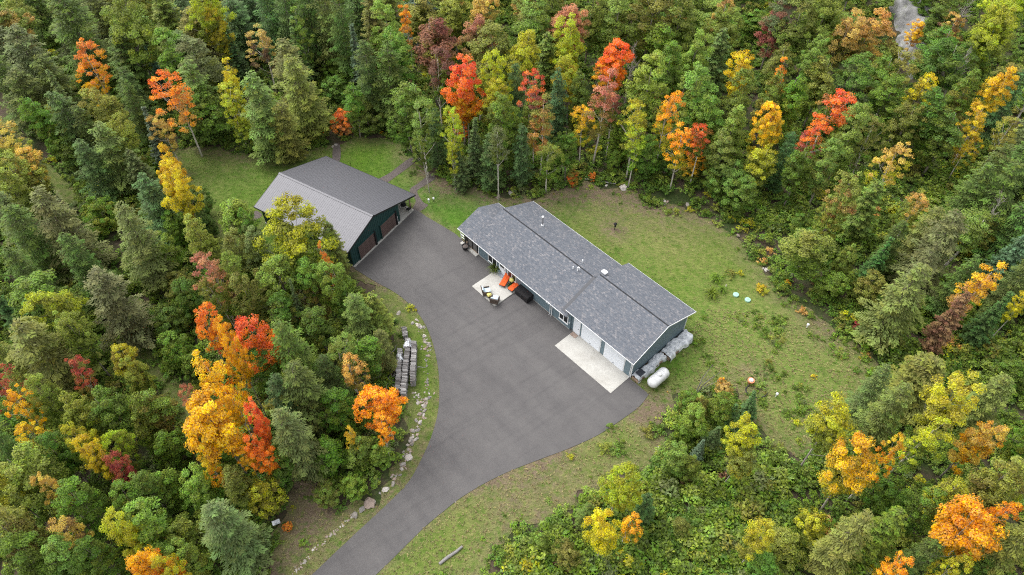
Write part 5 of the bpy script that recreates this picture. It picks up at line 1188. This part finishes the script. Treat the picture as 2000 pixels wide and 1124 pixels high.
# ------------------------------------------------------------------ scattered ground cover (nobody could count it)
def scatter(name, pts, protos, idx, scl, rot, tint):
    me = bpy.data.meshes.new(name); n = len(pts)
    me.vertices.add(n); me.vertices.foreach_set('co', np.asarray(pts, np.float32).ravel())
    for nm, ty, key, d in (('scl', 'FLOAT', 'value', scl), ('rot', 'FLOAT_VECTOR', 'vector', rot), ('idx', 'INT', 'value', idx),
                           ('tint', 'FLOAT_COLOR', 'color', np.column_stack([tint, np.ones(n)]))):
        a = me.attributes.new(nm, ty, 'POINT'); a.data.foreach_set(key, np.asarray(d, np.int32 if ty == 'INT' else np.float32).ravel())
    me.update()
    o = link_mesh(name, me); o['kind'] = 'stuff'
    col = bpy.data.collections.new(name + '_shapes')
    for i, m in enumerate(protos): col.objects.link(bpy.data.objects.new(f'{name}_shape_{i:02d}', m))
    g = bpy.data.node_groups.new(name, 'GeometryNodeTree')
    g.interface.new_socket('Geometry', in_out='INPUT', socket_type='NodeSocketGeometry')
    g.interface.new_socket('Geometry', in_out='OUTPUT', socket_type='NodeSocketGeometry')
    N, K = g.nodes, g.links
    gi, go = N.new('NodeGroupInput'), N.new('NodeGroupOutput')
    ip = N.new('GeometryNodeInstanceOnPoints'); ci = N.new('GeometryNodeCollectionInfo')
    ci.inputs['Collection'].default_value = col; ci.inputs['Separate Children'].default_value = True; ci.inputs['Reset Children'].default_value = True
    def na(nm, ty):
        x = N.new('GeometryNodeInputNamedAttribute'); x.data_type = ty; x.inputs['Name'].default_value = nm; return x.outputs[0]
    K.new(gi.outputs[0], ip.inputs['Points']); K.new(ci.outputs[0], ip.inputs['Instance']); ip.inputs['Pick Instance'].default_value = True
    K.new(na('idx', 'INT'), ip.inputs['Instance Index']); K.new(na('rot', 'FLOAT_VECTOR'), ip.inputs['Rotation']); K.new(na('scl', 'FLOAT'), ip.inputs['Scale'])
    K.new(ip.outputs[0], go.inputs[0])
    md = o.modifiers.new('scatter', 'NODES'); md.node_group = g
    return o

def bush_mesh(n, rad, h, size, clumps):
    C = np.column_stack([rng.normal(scale=rad * .5, size=clumps), rng.normal(scale=rad * .5, size=clumps), rng.uniform(.15, 1, clumps) * h]); C[:, 2] *= np.exp(-(C[:, 0] ** 2 + C[:, 1] ** 2) / (rad * rad) * .8)
    ix = rng.integers(clumps, size=n); cl = rng.random(clumps)
    o = unit(n) * rng.random((n, 1)) ** .5 * rad * .36; o[:, 2] = np.abs(o[:, 2]) * .8
    p = C[ix] + o; nr = o / rad * 2 + np.array([0, 0, .7]) + rng.normal(scale=.5, size=(n, 3))
    v = leaf_quads(p, nr, size * rng.uniform(.6, 1.35, n), .6)
    return raw_mesh('bush', v, quads_of(len(v)), M['cover_leaf'], np.repeat(np.stack([rng.random(n), cl[ix], np.clip(p[:, 2] / h, 0, 1)], 1), 4, 0))

def blade_mesh(n, ln, wid, spread, m='cover_leaf'):
    """arching blades: a daylily clump or a tuft of grass"""
    a = rng.uniform(0, 6.28, n); t = rng.uniform(.25, 1, n) * spread; L = ln * rng.uniform(.6, 1.1, n)
    b0 = np.column_stack([np.cos(a), np.sin(a), np.zeros(n)]); sd = np.column_stack([-np.sin(a), np.cos(a), np.zeros(n)]) * wid
    st = b0 * (rng.uniform(0, .12, n) * ln)[:, None]
    md = st + b0 * (L * .45 * t)[:, None] + np.array([0, 0, 1.0]) * (L * .62 * (1 - .35 * t))[:, None]
    en = st + b0 * (L * 1.0 * t)[:, None] + np.array([0, 0, 1.0]) * (L * .80 * (1 - .75 * t))[:, None]
    v = np.stack([st - sd, st + sd, md + sd * .9, md - sd * .9, md - sd * .9, md + sd * .9, en + sd * .15, en - sd * .15], 1).reshape(-1, 3)
    lf = np.repeat(np.stack([rng.random(n), np.full(n, rng.random()), np.full(n, .5)], 1), 8, 0)
    return raw_mesh('blades', v, quads_of(len(v)), M[m], lf)

BUSH = [bush_mesh(400, .75, .85, .080, 14) for _ in range(6)]
TUFT = [blade_mesh(9, .16, .012, .8) for _ in range(5)]

def undergrowth():
    c = np.column_stack([rng.uniform(-105, 105, 40000), rng.uniform(8, 135, 40000)])
    U, V = px(np.column_stack([c, terrain(c[:, 0], c[:, 1])]).T)
    c = c[(U > -140) & (U < 2140) & (V > -120) & (V < 1270)]
    ed = edge_dist(c, EDGE_); inl = inside(c, LAWN)
    ok = ((~inl) | (rng.random(len(c)) < .8 * np.exp(-(ed / 1.1) ** 1.3))) & ~inside(c, DRIVE) & (edge_dist(c, DRIVE[::3]) > 2.0)
    for P in (HOUSE_PLAN, BARN_PLAN, OUTCROP): ok &= ~inside(c, P) & (edge_dist(c, P) > .9)
    for P in TRACKS: ok &= ~inside(c, P)
    for outs in PATHS['gravel_path']: ok &= edge_dist(c, np.array(flat(outs))) > .8
    c = c[ok]; ed = ed[ok]
    scrub = np.zeros(len(c), bool)
    for z in LOW_SCRUB: scrub |= inside(c, z)
    patch = .5 + .5 * np.sin(c[:, 0] * .23 + 1.1 * np.sin(c[:, 1] * .17)) * np.cos(c[:, 1] * .21 + .8 * np.sin(c[:, 0] * .14))
    keep = rng.random(len(c)) < np.where(scrub, 1.0, np.clip(.40 + .5 * patch + .35 * np.exp(-ed / 3), 0, .95))
    c, scrub, ed = c[keep], scrub[keep], ed[keep]; n = len(c)
    mz = zone((1330, 620), (1560, 600), (1700, 690), (1690, 800), (1600, 870), (1500, 880), (1400, 760)); w_ = np.column_stack([rng.uniform(mz[:, 0].min(), mz[:, 0].max(), 900), rng.uniform(mz[:, 1].min(), mz[:, 1].max(), 900)]); w_ = w_[inside(w_, mz)]
    w_ = w_[(np.sin(w_[:, 0] * .8) + np.cos(w_[:, 1] * .7 + w_[:, 0] * .3) + rng.normal(scale=.5, size=len(w_))) > .5]
    c = np.concatenate([c, w_]); scrub = np.concatenate([scrub, np.zeros(len(w_), bool)]); ed = np.concatenate([ed, np.full(len(w_), 2.0)]); n = len(c)
    z = terrain(c[:, 0], c[:, 1])
    pal = np.array([PAL[k][0] for k in ('g', 'gd', 'gl', 'g', 'ol', 'gd', 'hg', 'lg', 'gd', 'g', 'gl', 'yl', 'po', 'br')])
    w = np.array([3, 3, 2, 2, 1, 2, 1.2, .7, 2, 2, 1.4, .22, .10, .08]); w /= w.sum()
    tint = pal[rng.choice(len(pal), n, p=w)] * rng.uniform(.85, 1.35, (n, 1))
    il = inside(c, LAWN)
    scl = np.where(scrub, rng.uniform(.9, 2.0, n), rng.uniform(.5, 1.6, n)) * np.clip(.55 + ed / 3.5, .5, 1) * np.where(il, rng.uniform(.2, .5, n), 1)
    rot = np.column_stack([rng.normal(scale=.12, size=n), rng.normal(scale=.12, size=n), rng.uniform(0, 6.28, n)])
    scatter('undergrowth', np.column_stack([c, z - .05]), BUSH, rng.integers(len(BUSH), size=n), scl, rot, tint)
    print('undergrowth', n)
undergrowth()

def grass():
    c = np.column_stack([rng.uniform(LAWN[:, 0].min(), LAWN[:, 0].max(), 90000), rng.uniform(LAWN[:, 1].min(), LAWN[:, 1].max(), 90000)])
    c = c[inside(c, LAWN)]
    ok = ~inside(c, DRIVE) & ~inside(c, HOUSE_PLAN) & ~inside(c, BARN_PLAN)
    for outs in PATHS['gravel_path']: ok &= ~inside(c, np.array(flat(outs)))
    c = c[ok]; cv = cover_of(c); n = len(c)
    meadow = zone((1380, 600), (1720, 640), (1730, 860), (1480, 900), (1400, 760), (1250, 790)); md = inside(c, meadow)
    rough = zone((1000, 900), (1300, 800), (1320, 940), (1100, 1010), (940, 1140), (720, 1220), (520, 1210), (560, 940), (780, 900)); md |= inside(c, rough)
    keep = rng.random(n) < np.where(md, .95, .4) * (1 - .6 * cv[:, 2]); c, cv, md = c[keep], cv[keep], md[keep]; n = len(c)
    col = np.array([.115, .160, .032]) * (1 - cv[:, :1]) + np.array([.085, .19, .018]) * cv[:, :1]
    dryk = np.clip(cv[:, 1:2] + (rng.random((n, 1)) < .13) * .6, 0, 1); col = col * (1 - dryk) + np.array([.31, .27, .13]) * dryk
    dark = rng.random(n) < .2; col[dark] = col[dark] * .75 + np.array([.005, .03, .003])
    col *= rng.uniform(.95, 1.6, (n, 1))
    rot = np.column_stack([np.zeros(n), np.zeros(n), rng.uniform(0, 6.28, n)])
    scatter('grass', np.column_stack([c, np.full(n, .015)]), TUFT, rng.integers(len(TUFT), size=n), np.where(md, rng.uniform(.6, 1.5, n), rng.uniform(.5, 1.0, n)), rot, col)
    print('tufts', n)
grass()

# ------------------------------------------------------------------ plants of the garden beds
def little(name, u, v, mesh, s, tint, label, cat, group=None, zs=1.0):
    o = link_mesh(name, mesh, None, place(u, v, .015), (0, 0, random.uniform(0, 6.28)), (s, s, s * zs)); o.color = (*tint, 1); o['lower_tint'] = list(tint)
    return tag(o, label, cat, group)
def own(me):
    m = me.copy(); m.materials.clear(); m.materials.append(M['leaf']); return m
OB = [own(m) for m in BUSH[:4]]; LILY = [own(blade_mesh(150, .95, .028, 1.0)) for _ in range(3)]
G_ = PAL['gl'][0]
for i, (u, v, s, l) in enumerate(((1398, 548, 1.15, 'bright green strappy clump, uppermost of the three in the back lawn'), (1388, 577, 1.25, 'broad bright green strappy clump, lowest of the three in the back lawn'),
                                  (1410, 569, .9, 'smaller bright green strappy clump, rightmost of the three in the back lawn'))):
    little('leafy_clump', u, v, LILY[i % 3], s, (.15, .235, .03), l, 'plant', 'strappy clumps in the back lawn')
little('fern', 966.5, 529, LILY[1], 1.15, (.10, .15, .035), 'feathery green fern against the house wall left of the front door', 'fern', zs=1.25)
little('fern', 996, 560, LILY[2], .55, (.05, .11, .02), 'small dark green plant on the patio between the orange loungers', 'plant')
BED = [(1485, 566, .9, 'y', 'yellow flowered perennial right of the septic lids'), (1490, 572, .7, 'yl', 'yellow green perennial under the yellow flowers right of the septic lids'), (1535, 556, .7, 'gy', 'golden flower clump at the right edge of the back lawn'),
       (1425, 537, .8, 'ol', 'olive flower clump above the strappy green clumps'), (1445, 535, .6, 'yl', 'yellow tinged clump right of the olive one above the lids'), (1462, 478, .9, 'gl', 'fresh green clump in the bed at the right of the back lawn'),
       (1485, 500, 1.0, 'lg', 'pale yellow green perennial beside the white stones'), (1500, 495, .8, 'po', 'orange flowered perennial beside the white stones'), (1472, 492, .8, 'g', 'mid green perennial left of the orange flowered one'),
       (1458, 470, .6, 'lg', 'small pale clump at the top of the right hand bed'), (1300, 417, .8, 'gl', 'fresh green clump in front of the stone pile at the back edge'), (1318, 418, .8, 'lg', 'yellow green clump right of the stone pile at the back edge'),
       (1345, 412, .7, 'yl', 'yellow clump at the back edge under the small red maple'), (1400, 438, .8, 'lg', 'pale green clump at the back right edge of the lawn'), (1378, 420, .9, 'g', 'mid green clump at the back right edge of the lawn'),
       (1282, 404, .7, 'gl', 'small fresh green clump left of the stone pile'), (1178, 877, .9, 'lg', 'yellow green bush on the rough grass below the driveway, the left one'), (1212, 877, 1.0, 'g', 'dark green bush on the rough grass below the driveway, the right one'),
       (1114, 895, .5, 'yl', 'tiny yellow green plant at the driveway\'s lower edge'), (1192, 837, .6, 'g', 'small green plant at the edge of the driveway\'s lower curve'), (1265, 845, 1.0, 'ol', 'olive bush on the rough grass left of the lone boulder'), (1282, 838, 1.0, 'g', 'green bush on the rough grass above the lone boulder'),
       (1500, 710, .6, 'ol', 'wiry olive yellow plant in the middle of the meadow'), (1588, 738, .4, 'y', 'low yellow flowers in the right of the meadow'), (1563, 753, .35, 'po', 'low orange tinged plant in the right of the meadow'), (1478, 752, .9, 'gl', 'green weeds inside the dark garden ring'),
       (1582, 620, .7, 'g', 'low green clump at the right edge of the meadow'), (1652, 650, .9, 'gl', 'fresh green bush at the meadow\'s right corner'), (1672, 640, .8, 'rd', 'reddish bush at the meadow\'s right corner'), (804, 606, .7, 'yl', 'yellow green weed at the inside bend of the driveway'),
       (965, 385, .6, 'g', 'green weed in front of the woods behind the house'), (1003, 385, .6, 'lg', 'pale weed in front of the woods behind the house'), (745, 262, .4, 'gy', 'tiny yellow bush at the top of the small lawn behind the barn'), (1195, 885, .6, 'gl', 'small fresh green plant between the two bushes below the driveway'),
       (1550, 590, .9, 'g', 'mid green bush at the right edge of the back lawn'), (1525, 570, .8, 'lg', 'pale green bush at the right edge of the back lawn'), (1565, 610, .8, 'po', 'orange flecked bush at the right edge of the back lawn')]
for i, (u, v, s, a, l) in enumerate(BED): little('garden_plant', u, v, OB[i % 4], s, PAL[a][0], l, 'plant', 'perennials and weeds round the lawn')

# ------------------------------------------------------------------ stones
STONE = []
for k in range(7):
    m = MB(); m.blob((0, 0, .22), (.5, .4 + .05 * (k % 3), .36 + .03 * (k % 4)), 1 if k < 5 else 2, .26, k + 3); STONE.append(m.mesh('stone', M['stone'], .0))
def stone(u, v, s, tone, label, group=None, name='stone'):
    o = link_mesh(name, STONE[int(rng.integers(7))], None, place(u, v, -.03), (rng.uniform(-.3, .3), rng.uniform(-.3, .3), rng.uniform(0, 6.28)), (s * .86 * rng.uniform(.7, 1.3), s * .86 * rng.uniform(.65, 1.1), s * .8 * rng.uniform(.5, 1.0)))
    t = np.array(tone) * rng.uniform(.55, 1.05); o.color = (*[float(q) for q in t], 1)
    return tag(o, label, 'rock', group)
PALE, PINK, GREY, WHT = (1.35, 1.3, 1.22), (1.25, 1.0, .88), (.8, .8, .8), (1.9, 1.88, 1.85)
BORDER = 'stones of the rock border along the driveway'
def run(pts, n, wid, s0, s1, label, group=BORDER, tones=(PALE, PALE, PINK, GREY, WHT)):
    P = spline(pts, 8, closed=False)
    for i in range(n):
        f = rng.random() * (len(P) - 1); j = int(f); p = P[j] + (P[min(j + 1, len(P) - 1)] - P[j]) * (f - j)
        sz = rng.uniform(s0, s1); tn = tones[int(rng.integers(len(tones)))]
        word = {PALE: 'pale', PINK: 'pinkish', GREY: 'grey', WHT: 'whitish'}[tn]; size = 'larger ' if sz > s0 + .66 * (s1 - s0) else 'tiny ' if sz < s0 + .3 * (s1 - s0) else ''
        stone(p[0] + rng.normal(scale=wid), p[1] + rng.normal(scale=wid * .8), sz, tn, f'{size}{word} {label}', group)
run([(810, 629), (822, 648), (832, 668), (835, 690)], 60, 4.8, .14, .50, 'stone at the wide upper end of the rock border beside the driveway')
run([(833, 700), (836, 740), (835, 765)], 34, 3, .10, .30, 'stone in the narrow gravelly stretch of the rock border', tones=(GREY, GREY, PINK))
run([(835, 770), (826, 800), (812, 840), (802, 870)], 84, 4.6, .13, .55, 'stone in the middle stretch of the rock border')
run([(808, 768), (820, 775), (815, 785)], 14, 4.0, .2, .45, 'crumbled stone in the scatter beside the middle of the border', tones=(WHT, PALE))
run([(800, 880), (790, 905), (770, 938)], 40, 3.6, .13, .42, 'stone at the lower end of the rock border beside the driveway')
run([(690, 1008), (650, 1045), (610, 1080), (575, 1120)], 70, 3.0, .10, .34, 'stone in the thin line beside the lower driveway', 'small stones lining the lower driveway', (PALE, PINK, WHT))
run([(905, 968), (880, 985), (840, 1018), (790, 1065)], 20, 2.5, .10, .22, 'pebble at the right edge of the lower driveway', 'pebbles at the right edge of the lower driveway')
for u, v, s, tn, l in ((722, 984, 1.05, PINK, 'pinkish triangular boulder in the grass left of the lower driveway'), (730, 982, .55, PALE, 'pale stone touching the pinkish boulder'), (707, 996, .9, GREY, 'rounded grey boulder below the pinkish one'), (695, 1009, .95, PALE, 'rounded pale boulder at the top of the thin stone line'),
                       (753, 957, .7, WHT, 'white stone in the grass just above the pinkish boulder'), (768, 946, .5, PALE, 'small pale stone at the tail of the rock border'), (654, 985, .55, PALE, 'pale stone under the bushes left of the drive'), (742, 964, .4, GREY, 'small grey stone in the grass near the white one'),
                       (798, 895, .95, WHT, 'large white flat rock near the lower end of the border'), (787, 908, .7, WHT, 'white rock just below the large flat one'), (735, 940, .45, WHT, 'small white stone at the bushes\' edge'), (1284, 880, .8, PALE, 'lone pale boulder on the rough grass under the bushes'),
                       (1217, 369, 1.0, WHT, 'whitish boulder at the back edge of the lawn behind the house'), (1184, 364, .7, WHT, 'small whitish rock left of the boulder at the back edge'), (1343, 402, .85, PALE, 'pale rock at the back edge right of the stone pile'), (1440, 462, .8, PINK, 'pinkish stone in the bed at the right back edge'),
                       (998, 379, 1.0, WHT, 'white rock at the woods\' edge behind the house roof'), (973, 386, .7, PINK, 'pinkish rock left of the white rock behind the house'), (833, 336, .9, PALE, 'pale rock where the gravel path meets the woods'), (650, 288, .6, PALE, 'pale stone at the top of the gravel path behind the barn'), (656, 284, .5, WHT, 'white stone beside the gravel path\'s top end'),
                       (1418, 559, .4, PALE, 'pale stone beside the strappy clumps'), (1452, 480, .4, PALE, 'small pale stone in the right hand bed'), (1022, 360, .5, GREY, 'grey stone in the woods behind the house'), (755, 610, .5, PALE, 'pale stone in the grass above the firewood'), (779, 613, .6, PALE, 'upright pale stone near the driveway bend')):
    stone(u, v, s, tn, l, None, 'boulder' if s > .75 else 'stone')
for q in range(9): stone(1295 + rng.normal(scale=7), 397 + rng.normal(scale=3), rng.uniform(.35, .75), (PALE, PINK, WHT)[q % 3], 'pale stone in the pile at the back edge of the lawn', 'stones of the pile at the back edge of the lawn')
for q in range(14): stone(1501 + rng.normal(scale=8), 528 + rng.normal(scale=2.5), rng.uniform(.25, .6), WHT, 'white stone in the small heap at the right edge of the lawn', 'white stones at the right edge of the lawn')

def outcrop():
    P = OUTCROP; lo, hi = P.min(0) - 1, P.max(0) + 1; nx, ny = 50, 90
    X, Y = np.meshgrid(np.linspace(lo[0], hi[0], nx), np.linspace(lo[1], hi[1], ny)); xy = np.column_stack([X.ravel(), Y.ravel()])
    d = edge_dist(xy, P) * np.where(inside(xy, P), 1, -1)
    a, b = xy.T; nz = .55 * np.sin(a * 1.3 + b * .7) + .40 * np.sin(b * 1.9 - a * .8) + .14 * np.sin(a * 3.7 + 1) * np.sin(b * 3.1) + rng.normal(scale=.035, size=len(a))
    z = terrain(a, b) + np.where(d > 0, 2.2 * (1 - np.exp(-d / 1.3)), d * 1.2) + nz * np.clip(d + .3, 0, 1) - .08
    z = np.where(d > 0, z + .35 * np.floor((b - lo[1]) / 2.6 + .4 * np.sin(a)) * .0, z)
    i = np.arange(nx * ny).reshape(ny, nx); q = np.stack([i[:-1, :-1], i[:-1, 1:], i[1:, 1:], i[1:, :-1]], -1).reshape(-1, 4)
    o = link_mesh('rock_outcrop', raw_mesh('rock_outcrop', np.column_stack([xy, z]), q, M['outcrop'])); o['kind'] = 'structure'
outcrop()

def roots():
    """dead tangle of grey branches on brown earth behind the firewood"""
    t = thing('brush_heap', place(757, 735), 0, 'tangle of dead grey branches on bare earth behind the firewood rows', 'branches')
    m = MB(); rr = random.Random(4)
    for k in range(34):
        x, y = rr.gauss(0, 1.0), rr.gauss(0, .7); a = rr.uniform(0, 6.28); L = rr.uniform(.5, 1.5)
        m.tube([(x, y, rr.uniform(.05, .3)), (x + L * .5 * math.cos(a), y + L * .5 * math.sin(a), rr.uniform(.15, .6)), (x + L * math.cos(a + .3), y + L * math.sin(a + .3), rr.uniform(.05, .5))], [.05, .04, .015], 5)
    m.build('branch', M['log'], t)['kind'] = 'stuff'
    sheet('bare_earth', spline(flat([(752, 690), (765, 688), (772, 720), (775, 765), (745, 765), (742, 730)]), 4), .032, M['floor'])
roots()

# ------------------------------------------------------------------ say which tree is which
def name_trees():
    cut = (' in ', ' at ', ' on ', ' near ', ' standing ', ' with ', ' above ', ' below ', ' left ', ' right ', ' beside ', ' behind ', ' just ', ' between ', ' high ', ' turning ', ' showing ')
    marks = []
    for t in TREES:
        if t['label']:
            s = t['label']; c = min([s.find(k) for k in cut if k in s] + [len(s)])
            marks.append([t, s[:c]])
            t['o']['label'] = s
    cnt = {}
    for m in marks: cnt[m[1]] = cnt.get(m[1], 0) + 1
    for m in marks:
        if cnt[m[1]] > 1 or len(m[1].split()) < 3:
            w = m[0]['label'].replace(',', '').split(); m[1] = ' '.join(w[:9])
            while m[1].split()[-1] in ('the', 'of', 'a', 'in', 'at', 'its', 'and', 'to', 'on', 'its', 'left', 'right', 'with', 'from'): m[1] = ' '.join(m[1].split()[:-1])
    buckets = {}
    for t in TREES:
        if t['label']: continue
        best = min(marks, key=lambda m: math.hypot(m[0]['u'] - t['u'], m[0]['v'] - t['v'])); dx, dy = t['u'] - best[0]['u'], t['v'] - best[0]['v']
        rel = ('right of' if dx > 0 else 'left of') if abs(dx) > abs(dy) else ('below' if dy > 0 else 'above')
        colour = PAL[t['a']][1]
        if t['b'] and t['b'] != t['a'] and PAL[t['b']][1] != colour and t['a'] in ('r', 'ro', 'o', 'y', 'gy', 'yl', 'po', 'dr', 'pk', 'rd'): size = ''
        else: size = ''
        key = (colour + ' ' + KINDW[t['k']], rel, best[1]); buckets.setdefault(key, []).append((math.hypot(dx, dy), t))
    ordn = ['', 'second ', 'third ', 'fourth ', 'fifth ', 'sixth ', 'seventh ', 'eighth ', 'ninth ', 'tenth ', 'eleventh ', 'twelfth ']
    for (what, rel, mark), lst in buckets.items():
        lst.sort(key=lambda q: q[0])
        for i, (d, t) in enumerate(lst):
            pre = ordn[min(i, 11)] if len(lst) == 1 or i else 'nearest '
            if mark.startswith('the '): mark = mark[4:]
            lab = f'{pre}{what} {rel} the {mark}'.split()
            while len(lab) > 16 or lab[-1] in ('the', 'of', 'a', 'in', 'at', 'its', 'and', 'to', 'on', 'with', 'from', 'left', 'right'): lab = lab[:-1]
            t['o']['label'] = ' '.join(lab)
            t['o']['group'] = 'conifers of the woods' if t['k'] in 'hcp' else 'broadleaf trees of the woods'
name_trees()
